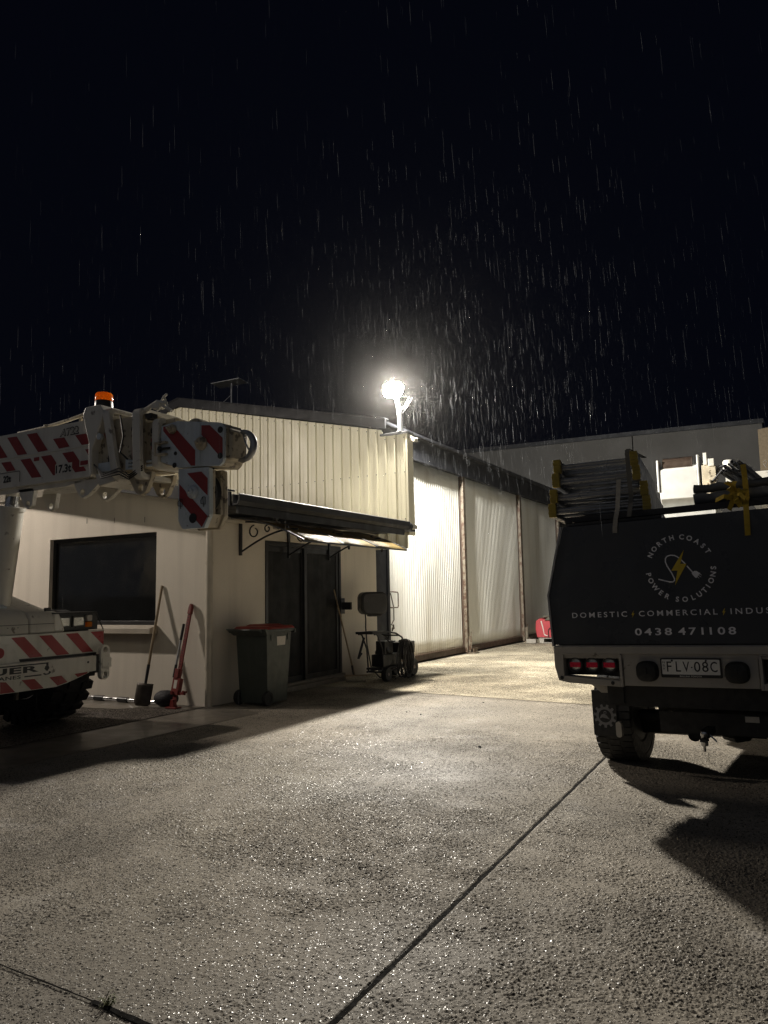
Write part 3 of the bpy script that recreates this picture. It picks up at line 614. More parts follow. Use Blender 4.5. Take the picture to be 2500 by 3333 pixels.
# ------------------------------------------------------------------ more shape helpers
def holed(mb, poly, hole, ax, d0, d1, mi=0, n=32):
    """plate with one round hole through it"""
    cx, cy_, r = hole; out = []; inn = []
    for k in range(n):
        a = 2*math.pi*k/n; dx, dy = math.cos(a), math.sin(a); best = None
        for i in range(len(poly)):
            p, q = poly[i], poly[(i+1) % len(poly)]; ex_, ey_ = q[0]-p[0], q[1]-p[1]; den = dx*ey_-dy*ex_
            if abs(den) < 1e-9: continue
            t = ((p[0]-cx)*ey_-(p[1]-cy_)*ex_)/den; u = ((p[0]-cx)*dy-(p[1]-cy_)*dx)/den
            if t > 0 and -1e-6 <= u <= 1+1e-6 and (best is None or t < best): best = t
        out.append((cx+dx*best, cy_+dy*best)); inn.append((cx+dx*r, cy_+dy*r))
    ring(mb, out, inn, ax, d0, d1, mi)
def ring(mb, out, inn, ax, d0, d1, mi=0):
    n = len(out)
    def P(p, d): q = [p[0], p[1]]; q.insert(ax, d); return tuple(q)
    vs = [P(p, d0) for p in out]+[P(p, d0) for p in inn]+[P(p, d1) for p in out]+[P(p, d1) for p in inn]; fs = []
    for i in range(n):
        j = (i+1) % n
        fs += [(i, j, n+j, n+i)[::-1], (2*n+i, 2*n+j, 3*n+j, 3*n+i), (i, j, 2*n+j, 2*n+i), (n+i, n+j, 3*n+j, 3*n+i)[::-1]]
    mb.add(vs, fs, mi)
def tyre(mb, c, axis, r, wd, lugs, mi=0, deep=0.02):
    """tyre carcass with shoulder lugs; axis is the axle"""
    h = wd/2
    mb.lathe([(r*0.56, -h*0.8), (r*0.60, -h*0.95), (r*0.80, -h*1.02), (r*0.93, -h*0.96), (r*0.985, -h*0.80), (r, -h*0.4), (r, h*0.4), (r*0.985, h*0.80), (r*0.93, h*0.96), (r*0.80, h*1.02), (r*0.60, h*0.95), (r*0.56, h*0.8)], c, axis, 40, mi)
    ax = Vector(axis).normalized(); a = Vector((0, 0, 1)); u = ax.cross(a).normalized(); v = ax.cross(u); c = Vector(c)
    for k in range(lugs):
        for s, ph in ((-1, 0), (1, 0.5), (0, 0.25)):
            an = 2*math.pi*(k+ph)/lugs; rd = u*math.cos(an)+v*math.sin(an); tg = -u*math.sin(an)+v*math.cos(an)
            M = Matrix.Translation(c) @ Matrix(((ax.x, tg.x, rd.x, 0), (ax.y, tg.y, rd.y, 0), (ax.z, tg.z, rd.z, 0), (0, 0, 0, 1)))
            L_ = math.pi*2*r/lugs*(0.42 if lugs > 30 else 0.30)
            if s == 0: mb.box(-h*0.30, h*0.30, -L_, L_, r*0.97, r+deep*0.8, mi, M)
            else: mb.box(min(s*h*0.45, s*h*1.04), max(s*h*0.45, s*h*1.03), -L_, L_, r*0.86, r+deep*0.6, mi, M)
def bolt(mb, c, d, r, mi=0):
    mb.lathe([(r, 0), (r, 0.02), (r*0.85, 0.035), (r*0.55, 0.037), (r*0.52, 0.06), (r*0.25, 0.062), (r*0.22, 0.085), (0.0, 0.086)], c, d, 18, mi)

# ------------------------------------------------------------------ mobile crane parked in front of the office
cr = thing('mobile_crane', 'white pick and carry crane with red hazard stripes, boom reaching across the office', 'crane', (-9.0, 5.2, 0))
XB = -7.4
m_ = MB(); band = [(3.9, 1.09), (3.9, 0.48), (5.70, 0.485), (5.86, 0.515), (6.15, 0.60), (6.27, 0.83), (6.357, 0.90), (6.355, 1.09)]
m_.prism(band, 0, XB-0.10, XB)
BUMP = [[(5.128, 1.066), (5.286, 1.067), (5.521, .838), (5.358, .837)], [(5.465, 1.069), (5.629, 1.068), (5.867, .839), (5.699, .837)], [(5.811, 1.072), (5.976, 1.073), (6.202, .844), (6.046, .843)], [(6.157, 1.075), (6.35, 1.077), (6.353, .905)],
        [(5.019, .611), (5.086, .604), (5.198, .488), (5.024, .49)], [(5.268, .607), (5.425, .603), (5.545, .489), (5.388, .49)], [(5.611, .601), (5.768, .603), (5.852, .522), (5.72, .499)], [(5.945, .605), (6.13, .611), (6.12, .594), (5.992, .562)],
        [(4.79, 1.066), (4.95, 1.067), (5.18, .838), (5.02, .837)], [(4.45, 1.066), (4.61, 1.067), (4.84, .838), (4.68, .837)], [(4.60, .611), (4.75, .604), (4.87, .488), (4.72, .49)]]
for q in BUMP: m_.poly([(XB+0.0025, y, z) for y, z in q], 1)
m_.box(XB+0.002, XB+0.012, 4.2, 6.24, 0.803, 0.832, 2)
m_.build('bumper', [WHITEP, REDB, BLACKT], cr)
m_ = MB(); m_.box(XB+0.002, -7.30, 3.9, 6.165, 0.622, 0.80); m_.box(-7.36, -7.298, 6.165, 6.20, 0.60, 0.815, 1)
P_ = lambda a, b: (-7.2985, a, b)
text(m_, 'UER', (4.83, 5.40, 0.688, 0.757), P_, 0.035, 1.05, 1); text(m_, 'ANES', (4.93, 5.188, 0.634, 0.672), P_, 0.02, 1.05, 1)
for q in [[(5.23, .643), (5.437, .643), (5.437, .657), (5.23, .657)], [(4.4, .768), (5.52, .764), (5.52, .778), (4.4, .782)], [(5.492, .778), (5.521, .778), (5.521, .743), (5.492, .743)], [(5.484, .742), (5.521, .743), (5.535, .716), (5.518, .695), (5.51, .684), (5.495, .689), (5.471, .712)],
          [(5.45, .658), (5.483, .642), (5.492, .657), (5.47, .668)], [(5.483, .642), (5.53, .646), (5.524, .658), (5.492, .657)], [(5.53, .646), (5.557, .663), (5.547, .680), (5.528, .680), (5.524, .658)]]: m_.poly([P_(*p) for p in q], 1)
m_.poly([P_(*p) for p in circ(6.05, .733, 0.014, 12)], 1)
m_.build('outrigger_beam', [WHITEP, BLACKT], cr)
m_ = MB()
yc = 6.275
holed(m_, [(yc-0.065, .70), (yc+0.065, .70)]+circ(yc, .855, 0.065, 9, 0, 180), (yc, .862, 0.032), 0, -7.33, -7.27)
holed(m_, [(yc+0.065, .70), (yc-0.065, .70)]+circ(yc, .575, 0.065, 9, 180, 360), (yc, .568, 0.032), 0, -7.33, -7.27)
m_.box(-7.36, -7.262, yc-0.05, yc+0.085, .655, .765); m_.build('tow_lug', WHITEP, cr, bevel=0.004)
m_ = MB(); m_.prism([(4.6, .80), (5.21, .80), (5.16, .92), (5.08, 1.0), (4.95, 1.015), (4.6, 1.0)], 0, XB+0.004, XB+0.05); m_.prism(rrect(4.9, 5.02, 0.86, 0.97, 0.05), 0, XB+0.051, XB+0.055, 1); m_.build('tow_plate', [WHITEP, REDB], cr, bevel=0.004)
# hood and light pod
m_ = MB(); m_.prism([(-7.42, 1.092), (-7.44, 1.25), (-7.50, 1.325), (-7.58, 1.36), (-8.5, 1.66), (-9.6, 1.72), (-9.6, 1.092)], 1, 4.2, 5.36); m_.build('engine_hood', WHITEP, cr, bevel=0.02, smooth=True)
m_ = MB(); m_.prism([(-7.43, 1.092), (-7.445, 1.25), (-7.50, 1.32), (-7.60, 1.35), (-8.6, 1.63), (-8.7, 1.092)], 1, 5.375, 5.70)
m_.prism([(5.705, 1.092), (5.86, 1.092), (5.83, 1.20), (5.78, 1.30), (5.705, 1.34)], 0, -8.6, -7.47); m_.build('fender', WHITEP, cr, bevel=0.02, smooth=True)
m_ = MB()
for a, b in ((4.75, 4.97), (5.02, 5.22)): m_.prism([(-7.62, 1.378), (-8.5, 1.668), (-8.5, 1.685), (-7.62, 1.395)], 1, a, b)
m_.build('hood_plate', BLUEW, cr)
m_ = MB(); m_.tube([(-7.95, 4.98, 1.5), (-7.95, 4.98, 1.62)], 0.03); m_.build('marker_light', REDL, cr)
m_ = MB(); m_.box(-7.51, -7.47, 5.60, 5.66, 1.335, 1.375); m_.box(-7.43, -7.4285, 4.3, 5.68, 1.195, 1.2)
for y in (4.75, 4.95, 5.10, 5.22): m_.box(-7.43, -7.427, y, y+0.012, 1.165, 1.172)
m_.build('hood_latch', BLACKT, cr)
m_ = MB(); m_.box(-7.80, -7.52, 5.72, 6.36, 1.10, 1.30); m_.box(-7.82, -7.46, 5.70, 6.30, 1.30, 1.315)
m_.tube([(-7.46, 6.28, 1.30), (-7.43, 6.37, 1.095)], 0.008, 6); pod = m_.build('light_pod', PLBLK, cr, bevel=0.006)
for y0, y1 in ((5.775, 5.952), (5.972, 6.150)):
    m_ = MB(); m_.prism(rrect(y0, y1, 1.138, 1.268, 0.018), 0, -7.52, -7.50); ring(m_, rrect(y0, y1, 1.138, 1.268, 0.018), rrect(y0+0.018, y1-0.018, 1.156, 1.25, 0.012), 0, -7.50, -7.485)
    h_ = m_.build('headlight', PLGREY, cr)
    m_ = MB(); m_.prism(rrect(y0+0.018, y1-0.018, 1.156, 1.25, 0.012), 0, -7.4995, -7.49); m_.build('lens', LENS, h_)
m_ = MB(); m_.prism(rrect(6.165, 6.24, 1.205, 1.275, 0.014), 0, -7.519, -7.47); m_.build('side_lamp', PAPER, cr, bevel=0.006)
m_ = MB(); m_.prism(rrect(6.165, 6.24, 1.132, 1.195, 0.014), 0, -7.519, -7.47); m_.build('indicator', AMBER, cr, bevel=0.006)
# running gear, chassis and cab (mostly beyond the left edge)
m_ = MB(); m_.box(-14.2, -7.9, 4.66, 5.74, 0.72, 1.09); m_.box(-14.0, -9.6, 4.2, 6.3, 1.095, 1.5); m_.tube([(-8.15, 4.4, 0.68), (-8.15, 6.0, 0.68)], 0.13, 12); m_.tube([(-12.6, 4.4, 0.68), (-12.6, 6.0, 0.68)], 0.13, 12)
m_.box(-7.6, -7.55, 5.32, 5.35, 0.38, 0.5, 1)
m_.build('chassis', [DARKM, RUST], cr)
m_ = MB(); m_.prism([(-9.65, 1.51), (-9.9, 2.45), (-11.4, 2.5), (-11.6, 1.51)], 1, 3.95, 4.85); m_.box(-11.3, -10.0, 3.93, 3.949, 1.75, 2.35, 1); m_.prism([(-9.64, 1.8), (-9.72, 1.8), (-9.86, 2.35), (-9.80, 2.35)], 1, 4.05, 4.75, 1); m_.build('cab', [WHITEP, GLASS], cr, bevel=0.02)
for x in (-8.15, -12.6):
    for y in (4.37, 6.04):
        m_ = MB(); tyre(m_, (x, y, 0.675), (0, 1, 0), 0.655, 0.52, 26, 0, 0.03); t_ = m_.build('wheel', RUBBER, cr)
        m_ = MB(); m_.lathe([(0.36, -0.2), (0.33, 0.12), (0.2, 0.14), (0.16, 0.2), (0, 0.21)], (x, y, 0.675), (0, 1 if y > 5 else -1, 0), 24); m_.build('rim', WHITED, t_)
# boom
m_ = MB(); m_.prism([(-14.3, 3.27), (-14.3, 2.655), (-6.03, 2.675), (-6.0, 2.9), (-6.10, 3.255)], 1, 5.0, 5.48)
m_.prism([(-14.3, 2.985), (-6.02, 2.985), (-6.02, 3.002), (-14.3, 3.002)], 1, 4.990, 4.9995)
m_.prism([(-14.3, 2.60), (-6.5, 2.62), (-6.1, 2.674), (-14.3, 2.654)], 1, 5.06, 5.42)
BOOM = [[(-7.524, 3.165), (-7.378, 3.006), (-7.66, 3.007), (-7.8, 3.22), (-7.58, 3.22)], [(-7.398, 3.224), (-7.235, 3.219), (-7.05, 3.007), (-7.209, 3.011)], [(-7.068, 3.221), (-6.904, 3.219), (-6.717, 3.01), (-6.874, 3.008)], [(-6.641, 3.121), (-6.467, 3.117), (-6.382, 3.012), (-6.543, 3.008)], [(-6.302, 3.119), (-6.141, 3.118), (-6.06, 3.007), (-6.199, 3.006)],
        [(-7.486, 2.958), (-7.326, 2.955), (-7.235, 2.85), (-7.383, 2.849)], [(-7.16, 2.956), (-6.996, 2.956), (-6.807, 2.738), (-6.962, 2.742)], [(-6.825, 2.956), (-6.662, 2.956), (-6.578, 2.864), (-6.591, 2.735), (-6.624, 2.738)], [(-6.492, 2.955), (-6.325, 2.956), (-6.122, 2.737), (-6.288, 2.736)], [(-6.148, 2.955), (-6.03, 2.954), (-6.03, 2.827), (-6.053, 2.839)]]
for q in BOOM: m_.poly([(x, 4.9975, z) for x, z in q], 1)
Q = lambda a, b: (a, 4.9955, b)
m_.poly([Q(-6.59, 2.735), Q(-6.335, 2.735), Q(-6.335, 2.845), Q(-6.59, 2.845)], 0)
Q2 = lambda a, b: (a, 4.994, b)
text(m_, '17.3t', (-6.58, -6.345, 2.748, 2.836), Q2, 0.035, 1.0, 2); text(m_, '22t', (-7.435, -7.305, 2.728, 2.804), Q2, 0.035, 1.0, 2)
# outlined model lettering: dark letters with pale letters inside
text(m_, 'AT', (-6.535, -6.375, 3.128, 3.208), Q, 0.05, 1.0, 2, 0.25); text(m_, '22', (-6.372, -6.245, 3.128, 3.214), Q, 0.05, 1.0, 2)
text(m_, 'AT', (-6.520, -6.385, 3.138, 3.198), Q2, 0.0, 1.12, 0, 0.25); text(m_, '22', (-6.362, -6.256, 3.138, 3.203), Q2, 0.0, 1.12, 0)
for a, b in (((-7.5, 2.836), (-7.17, 2.836)), ((-7.17, 2.836), (-7.16, 2.83)), ((-7.16, 2.83), (-7.16, 2.72))): m_.tube([Q(*a), Q(*b)], 0.003, 4, 2)
m_.box(-6.21, -6.075, 4.985, 4.999, 2.785, 2.85, 0); m_.poly([(x, 4.9845, z) for x, z in rrect(-6.20, -6.085, 2.795, 2.84, 0.01)], 1); m_.poly([Q(x, z) for x, z in ((-6.935, 2.915), (-6.85, 2.915), (-6.85, 2.955), (-6.935, 2.955))], 1)
m_.build('boom', [WHITEP, REDS, BLACKT], cr)
m_ = MB(); m_.box(-14.0, -6.9, 5.1, 5.38, 3.262, 3.28); m_.tube([(-7.3, 5.06, 3.27), (-6.9, 5.06, 3.28), (-6.5, 5.06, 3.31), (-6.25, 5.06, 3.34)], 0.018, 6)
for x in (-6.85, -6.3): m_.tube([(x, 5.06, 3.25), (x, 5.06, 3.31)], 0.02, 6)
m_.build('hose_rail', WHITED, cr)
# underside lugs
for pl, hl in (([(-7.28, 2.652), (-7.16, 2.46), (-7.10, 2.425), (-7.04, 2.46), (-7.0, 2.652)], (-7.10, 2.485, 0.032)), ([(-6.40, 2.66), (-6.31, 2.51), (-6.25, 2.475), (-6.17, 2.50), (-5.93, 2.66)], (-6.25, 2.535, 0.035)), ([(-5.62, 2.66), (-5.50, 2.47), (-5.43, 2.44), (-5.36, 2.47), (-5.26, 2.66)], (-5.43, 2.51, 0.036))):
    for y in (5.06, 5.34):
        m_ = MB(); holed(m_, pl[::-1], hl, 1, y, y+0.05)
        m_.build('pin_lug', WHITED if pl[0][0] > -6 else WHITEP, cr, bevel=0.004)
# telescopic sections and collars at the boom mouth
m_ = MB(); m_.box(-6.02, -5.36, 5.04, 5.44, 2.69, 3.22); m_.box(-5.40, -5.0, 5.07, 5.41, 2.72, 3.14)
for q in [[(-5.93, 3.1), (-5.84, 3.1), (-5.76, 2.99), (-5.87, 2.985)], [(-5.86, 2.945), (-5.77, 2.95), (-5.77, 2.885), (-5.86, 2.88)], [(-5.53, 2.93), (-5.46, 2.93), (-5.46, 2.80), (-5.53, 2.80)]]: m_.poly([(x, 5.0375, z) for x, z in q], 1)
for q in [[(-5.31, 2.98), (-5.21, 2.98), (-5.21, 2.87), (-5.31, 2.87)]]: m_.poly([(x, 5.067, z) for x, z in q], 1)
text(m_, '12', (-5.86, -5.775, 2.80, 2.87), lambda a, b: (a, 5.0365, b), 0.03, 1.0, 2)
for x, z, rr in ((-5.50, 3.09, 0.033), (-5.27, 3.05, 0.035), (-5.28, 2.92, 0.024), (-5.50, 2.75, 0.02), (-5.44, 2.76, 0.018), (-5.24, 2.77, 0.018), (-5.29, 2.76, 0.015)): m_.lathe([(rr, 0), (rr, 0.012), (rr*0.7, 0.013), (0, 0.013)], (x, 5.0365 if x < -5.4 else 5.066, z), (0, -1, 0), 14, 2)
m_.build('boom_section', [WHITED, REDS, BLACKT], cr)  # darker paint also stands in for shade in the recess between collars
def hoop(x0, x1, z0, z1, y0, y1, lean, tk=0.05):
    mb = MB(); o_ = rrect(y0, y1, z0, z1, 0.07); i_ = rrect(y0+tk, y1-tk, z0+tk, z1-tk, 0.05)
    ring(mb, o_, i_, 0, x0, x1)
    mb.v = [(x+lean*(z-z0)/(z1-z0)*(-1), y, z) for x, y, z in mb.v]; return mb
hoop(-5.70, -5.61, 2.60, 3.33, 4.95, 5.53, 0.17).build('boom_collar', WHITEP, cr, bevel=0.008, smooth=True)
hoop(-5.41, -5.31, 2.58, 3.27, 4.94, 5.54, 0.03).build('boom_collar', WHITEP, cr, bevel=0.008, smooth=True)
hoop(-5.20, -5.12, 2.66, 3.15, 4.97, 5.51, 0.0).build('boom_collar', WHITEP, cr, bevel=0.008, smooth=True)
m_ = MB(); m_.prism([(-6.15, 3.30), (-6.11, 3.375), (-5.90, 3.375), (-5.84, 3.28), (-6.0, 2.93), (-6.0, 2.68), (-6.03, 2.66), (-6.05, 2.9), (-6.05, 3.0)], 1, 4.955, 5.52)
m_.prism([(-5.99, 2.69), (-5.66, 2.69), (-5.66, 2.60), (-5.93, 2.56)], 1, 4.99, 5.50); m_.build('boom_mouth', WHITEP, cr, bevel=0.012)
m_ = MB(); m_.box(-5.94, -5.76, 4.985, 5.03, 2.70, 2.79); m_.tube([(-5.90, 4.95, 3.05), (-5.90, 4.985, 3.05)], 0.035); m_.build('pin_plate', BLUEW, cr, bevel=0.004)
m_ = MB()
for z in (2.70, 2.735, 2.77): m_.tube([(-5.56, 5.0, z), (-5.44, 5.0, z-0.005)], 0.012, 6)
for z in (2.71, 2.75): m_.tube([(-5.32, 5.03, z), (-5.22, 5.03, z)], 0.013, 6)
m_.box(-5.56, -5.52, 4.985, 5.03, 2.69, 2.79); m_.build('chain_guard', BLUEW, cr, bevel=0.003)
m_ = MB()
for k in range(3):
    m_.tube([(-5.98+0.03*k, 4.97, 2.78-0.03*k), (-5.8, 4.93-0.01*k, 2.66-0.02*k), (-5.58, 4.93, 2.70-0.03*k), (-5.45, 4.93, 2.62-0.02*k), (-5.30, 4.96, 2.70-0.02*k)], 0.007, 6)
m_.tube([(-5.60, 4.95, 3.22), (-5.52, 4.92, 3.0), (-5.56, 4.92, 2.85), (-5.50, 4.96, 2.78)], 0.009, 6); m_.build('hydraulic_hose', BLACKT, cr, smooth=True)
# catch on top of the boom, beacon
m_ = MB(); m_.tube([(-5.33, 5.0, 3.24), (-5.16, 5.0, 3.30), (-5.05, 5.0, 3.27)], 0.022, 6); m_.tube([(-5.11, 5.0, 3.30), (-5.08, 5.0, 3.34), (-5.04, 5.0, 3.36)], 0.012, 6); m_.tube([(-5.08, 5.0, 3.34), (-5.02, 5.0, 3.22)], 0.010, 6)
m_.tube([(-5.17, 5.0, 3.22), (-5.10, 5.0, 3.26), (-4.98, 5.0, 3.19)], 0.015, 6); m_.box(-5.22, -5.12, 4.98, 5.06, 3.24, 3.29); m_.box(-5.30, -5.22, 4.98, 5.06, 3.15, 3.20, 1); m_.build('boom_catch', [WHITEP, BLACKT], cr)
m_ = MB(); m_.lathe([(0.088, 3.375), (0.092, 3.39), (0.088, 3.46), (0.085, 3.47), (0.0, 3.47)], (-6.07, 5.15, 0), (0, 0, 1), 24); bc = m_.build('beacon', PLBLK, cr, smooth=True)
m_ = MB(); m_.lathe([(0.087, 3.471), (0.089, 3.49), (0.085, 3.54), (0.075, 3.553), (0.04, 3.56), (0.0, 3.562)], (-6.07, 5.15, 0), (0, 0, 1), 24); m_.build('amber_dome', AMBER, bc, smooth=True)
# boom head
HEAD = [(-5.11, 3.06), (-5.11, 2.72), (-4.89, 2.643), (-4.62, 2.632), (-4.40, 2.613), (-4.36, 2.64), (-4.345, 2.68), (-4.345, 2.96), (-4.37, 2.995), (-4.41, 3.008), (-4.625, 3.04), (-4.91, 3.085)]
m_ = MB(); m_.prism(HEAD, 1, 5.0, 5.03)
for q in [[(-5.081, 3.05), (-4.962, 3.052), (-4.682, 2.784), (-4.681, 2.642), (-4.731, 2.647), (-5.08, 3.01)], [(-4.61, 3.005), (-4.511, 2.993), (-4.36, 2.86), (-4.359, 2.688), (-4.392, 2.695), (-4.609, 2.917)]]: m_.poly([(x, 4.9975, z) for x, z in q], 1)
m_.box(-4.655, -4.62, 4.992, 4.9995, 2.64, 3.035, 0)
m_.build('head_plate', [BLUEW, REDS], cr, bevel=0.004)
m_ = MB(); m_.prism([(p[0], p[1]) for p in HEAD], 1, 5.032, 5.27); m_.prism([(-4.3445, 2.66), (-4.30, 2.68), (-4.29, 2.93), (-4.3445, 2.965)], 1, 5.05, 5.26)
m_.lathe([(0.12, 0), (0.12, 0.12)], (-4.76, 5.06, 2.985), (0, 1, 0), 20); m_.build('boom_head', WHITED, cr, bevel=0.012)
m_ = MB()
bolt(m_, (-4.955, 4.9965, 3.01), (0, -1, 0), 0.045); bolt(m_, (-4.60, 4.9965, 2.835), (0, -1, 0), 0.062); m_.build('sheave_pin', WHITED, cr)
m_ = MB()
for z0, z1 in ((2.775, 2.795), (2.885, 2.905)): m_.box(-5.14, -5.02, 4.96, 4.999, z0, z1)
m_.box(-5.16, -5.14, 4.96, 4.999, 2.775, 2.905); m_.tube([(-5.11, 4.98, 2.84), (-4.98, 4.98, 2.835)], 0.012, 6, 1); m_.lathe([(0.022, 0), (0.022, 0.02)], (-5.10, 4.985, 2.84), (0, -1, 0), 12, 1)
for x, z, rr in ((-4.92, 2.78, 0.018), (-4.385, 2.935, 0.03), (-4.385, 2.70, 0.028), (-4.93, 2.67, 0.025)): m_.lathe([(rr, 0), (rr, 0.004), (0, 0.0045)], (x, 4.996, z), (0, -1, 0), 12, 1)
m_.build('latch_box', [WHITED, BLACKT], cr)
m_ = MB(); hk = [(-4.285+0.135*math.sin(R(a)), 5.17, 2.805+0.13*math.cos(R(a))) for a in range(0, 200, 14)]
m_.tube(hk, [0.020, 0.022, 0.025, 0.028, 0.031, 0.033, 0.034, 0.034, 0.034, 0.033, 0.031, 0.028, 0.024, 0.020, 0.014], 10); m_.tube([(-4.27, 5.17, 2.92), (-4.23, 5.15, 2.83), (-4.19, 5.17, 2.74)], 0.009, 6); m_.build('hook', GALV, cr, smooth=True)
# hook block hanging under the head
BL = [(-4.886, 2.63), (-4.882, 2.151), (-4.829, 2.075), (-4.571, 2.072), (-4.510, 2.186), (-4.516, 2.60), (-4.53, 2.615)]
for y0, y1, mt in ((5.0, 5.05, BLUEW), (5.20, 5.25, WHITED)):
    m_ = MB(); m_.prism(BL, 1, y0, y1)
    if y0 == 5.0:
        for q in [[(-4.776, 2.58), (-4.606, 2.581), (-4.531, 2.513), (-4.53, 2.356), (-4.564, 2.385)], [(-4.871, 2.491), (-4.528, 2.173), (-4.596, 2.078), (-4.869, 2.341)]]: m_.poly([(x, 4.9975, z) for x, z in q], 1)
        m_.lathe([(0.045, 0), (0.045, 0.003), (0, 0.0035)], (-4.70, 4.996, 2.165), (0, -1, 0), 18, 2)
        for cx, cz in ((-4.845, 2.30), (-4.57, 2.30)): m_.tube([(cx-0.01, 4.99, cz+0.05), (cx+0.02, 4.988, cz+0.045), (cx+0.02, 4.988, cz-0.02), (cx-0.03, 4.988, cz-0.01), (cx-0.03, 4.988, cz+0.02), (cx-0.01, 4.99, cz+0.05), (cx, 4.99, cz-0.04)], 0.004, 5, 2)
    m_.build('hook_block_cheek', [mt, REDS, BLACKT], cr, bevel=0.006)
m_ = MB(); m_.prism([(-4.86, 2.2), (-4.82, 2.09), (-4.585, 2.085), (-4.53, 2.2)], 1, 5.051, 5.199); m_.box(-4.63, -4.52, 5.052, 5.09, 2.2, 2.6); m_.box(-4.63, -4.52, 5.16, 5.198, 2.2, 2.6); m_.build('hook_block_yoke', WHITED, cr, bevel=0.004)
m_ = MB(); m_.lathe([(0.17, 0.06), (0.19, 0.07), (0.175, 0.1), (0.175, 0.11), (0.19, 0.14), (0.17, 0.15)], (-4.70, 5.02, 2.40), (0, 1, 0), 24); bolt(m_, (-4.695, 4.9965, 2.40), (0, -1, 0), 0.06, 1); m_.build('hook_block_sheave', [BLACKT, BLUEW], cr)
m_ = MB()
for dx in (-0.12, 0.12): m_.tube([(-4.70+dx, 5.125, 2.42), (-4.70+dx, 5.125, 2.75)], 0.009, 6)
m_.build('hoist_rope', BLACKT, cr)
# lift cylinder
m_ = MB(); m_.tube([(-7.92, 5.25, 0.9), (-7.655, 5.25, 2.47)], 0.135, 24); m_.tube([(-7.655, 5.25, 2.47), (-7.648, 5.25, 2.51)], 0.15, 24); lc = m_.build('lift_cylinder', WHITEP, cr, smooth=True)
m_ = MB(); m_.tube([(-7.655, 5.25, 2.47), (-7.60, 5.25, 2.80)], 0.075, 20); m_.build('piston_rod', CHROME, lc, smooth=True)

# ------------------------------------------------------------------ utility truck (own frame: x right, y forward from the tail panel, z up)
ut = thing('utility_truck', 'black canopied utility truck seen from behind, lettered tail panel and number plate', 'truck', (-0.68, 5.66, 0), (0, -0.025, -R(5.3)))
def U(mb, name, mats, parent=None, **k): return mb.build(name, mats, parent or ut, local=True, **k)
SH = [(-0.84, 1.965), (-0.985, 1.44), (-0.97, 1.06), (0.97, 1.06), (0.985, 1.44), (0.84, 1.965)]
m_ = MB(); m_.prism(SH, 1, 0.0, 2.35); cp = U(m_, 'canopy', UTEB, bevel=0.006)
m_ = MB(); m_.prism([(-0.86, 1.97), (-1.0, 1.44), (-0.985, 1.05), (-0.97, 1.05), (-0.985, 1.44), (-0.845, 1.968)], 1, -0.008, 0.03)
U(m_, 'edge_trim', pm('bare_alloy_edge', (0.34, 0.34, 0.34), 0.4, metal=0.6, noise=(12, 0.4)), cp)
tp = lambda a, b: (a, -0.0025, b)
m_ = MB(); C0 = (0.006, 1.597); K = 0.000408
NC = dict(zip('NORTH', ((220, 395), (300, 295), (410, 225), (505, 180), (620, 155))))
def letter(mb, ch, px, py, tang, hgt, mi=0):
    v, f = glyphs(ch, 0.03); xs = [p[0] for p in v]; ys = [p[1] for p in v]; mx_, my_ = (min(xs)+max(xs))/2, (min(ys)+max(ys))/2
    s = hgt/0.69; ca, sa = math.cos(tang), math.sin(tang)
    mb.add([tp(px+((x-mx_)*ca-(y-my_)*sa)*s, py+((x-mx_)*sa+(y-my_)*ca)*s) for x, y in v], f, mi)
for ch, an in zip('NORTHCOAST', (151.7, 138.5, 124.8, 113.3, 100.3, 82.3, 68.6, 54.2, 41.0, 28.8)):
    letter(m_, ch, C0[0]+0.222*math.cos(R(an)), C0[1]+0.222*math.sin(R(an)), R(an-90), 0.034)
for ch, an in zip('POWERSOLUTIONS', (-170.8, -158.9, -144.5, -130.5, -117.5, -99.2, -85.7, -71.2, -59, -47.4, -37.8, -26.4, -14.2, -3)):
    letter(m_, ch, C0[0]+0.222*math.cos(R(an)), C0[1]+0.222*math.sin(R(an)), R(an+90), 0.034)
U(m_, 'name_lettering', DECAL, cp); m_ = MB()
for s, b in (('DOMESTIC', (-0.81, -0.392)), ('COMMERCIAL', (-0.307, 0.227)), ('INDUSTRIAL', (0.310, 0.80))): text(m_, s, (b[0], b[1], 1.263, 1.303), tp, 0.009, 1.45)
U(m_, 'service_lettering', DECAL, cp); m_ = MB()
for s, b in (('0438', (-0.346, -0.086)), ('471', (-0.043, 0.125)), ('108', (0.165, 0.333))): text(m_, s, (b[0], b[1], 1.126, 1.178), tp, 0.02, 1.35)
U(m_, 'phone_lettering', DECAL, cp); m_ = MB()
lp = lambda x, y: (C0[0]+(x-712)*K, C0[1]-(y-660)*K)
cab_ = [(335, 835), (420, 862), (520, 892), (575, 895), (604, 872), (606, 840), (570, 745), (500, 610), (478, 540), (484, 480), (515, 440), (575, 426), (640, 436), (690, 465), (735, 510), (805, 590)]
def stroke(pts, wd):
    P2 = [Vector(lp(*p)) for p in pts]; L_, R_ = [], []
    for i, p in enumerate(P2):
        t = (P2[min(i+1, len(P2)-1)]-P2[max(i-1, 0)]).normalized(); n_ = Vector((-t.y, t.x))*wd; L_.append(p+n_); R_.append(p-n_)
    m_.add([tp(*p) for p in L_+R_], [(i, i+1, i+1+len(L_), i+len(L_)) for i in range(len(L_)-1)])
stroke(cab_, 0.0042); stroke([(830, 628), (870, 685), (915, 745)], 0.0042)
m_.poly([tp(*lp(*p)) for p in ((900, 770), (905, 750), (940, 725), (985, 728), (1000, 745), (1040, 768), (965, 850), (940, 828), (920, 800))])
for a, b in (((985, 828), (1012, 855)), ((1008, 803), (1045, 836)), ((1030, 780), (1055, 804))): stroke([a, b], 0.0016)
U(m_, 'cord_emblem', DECAL, cp)
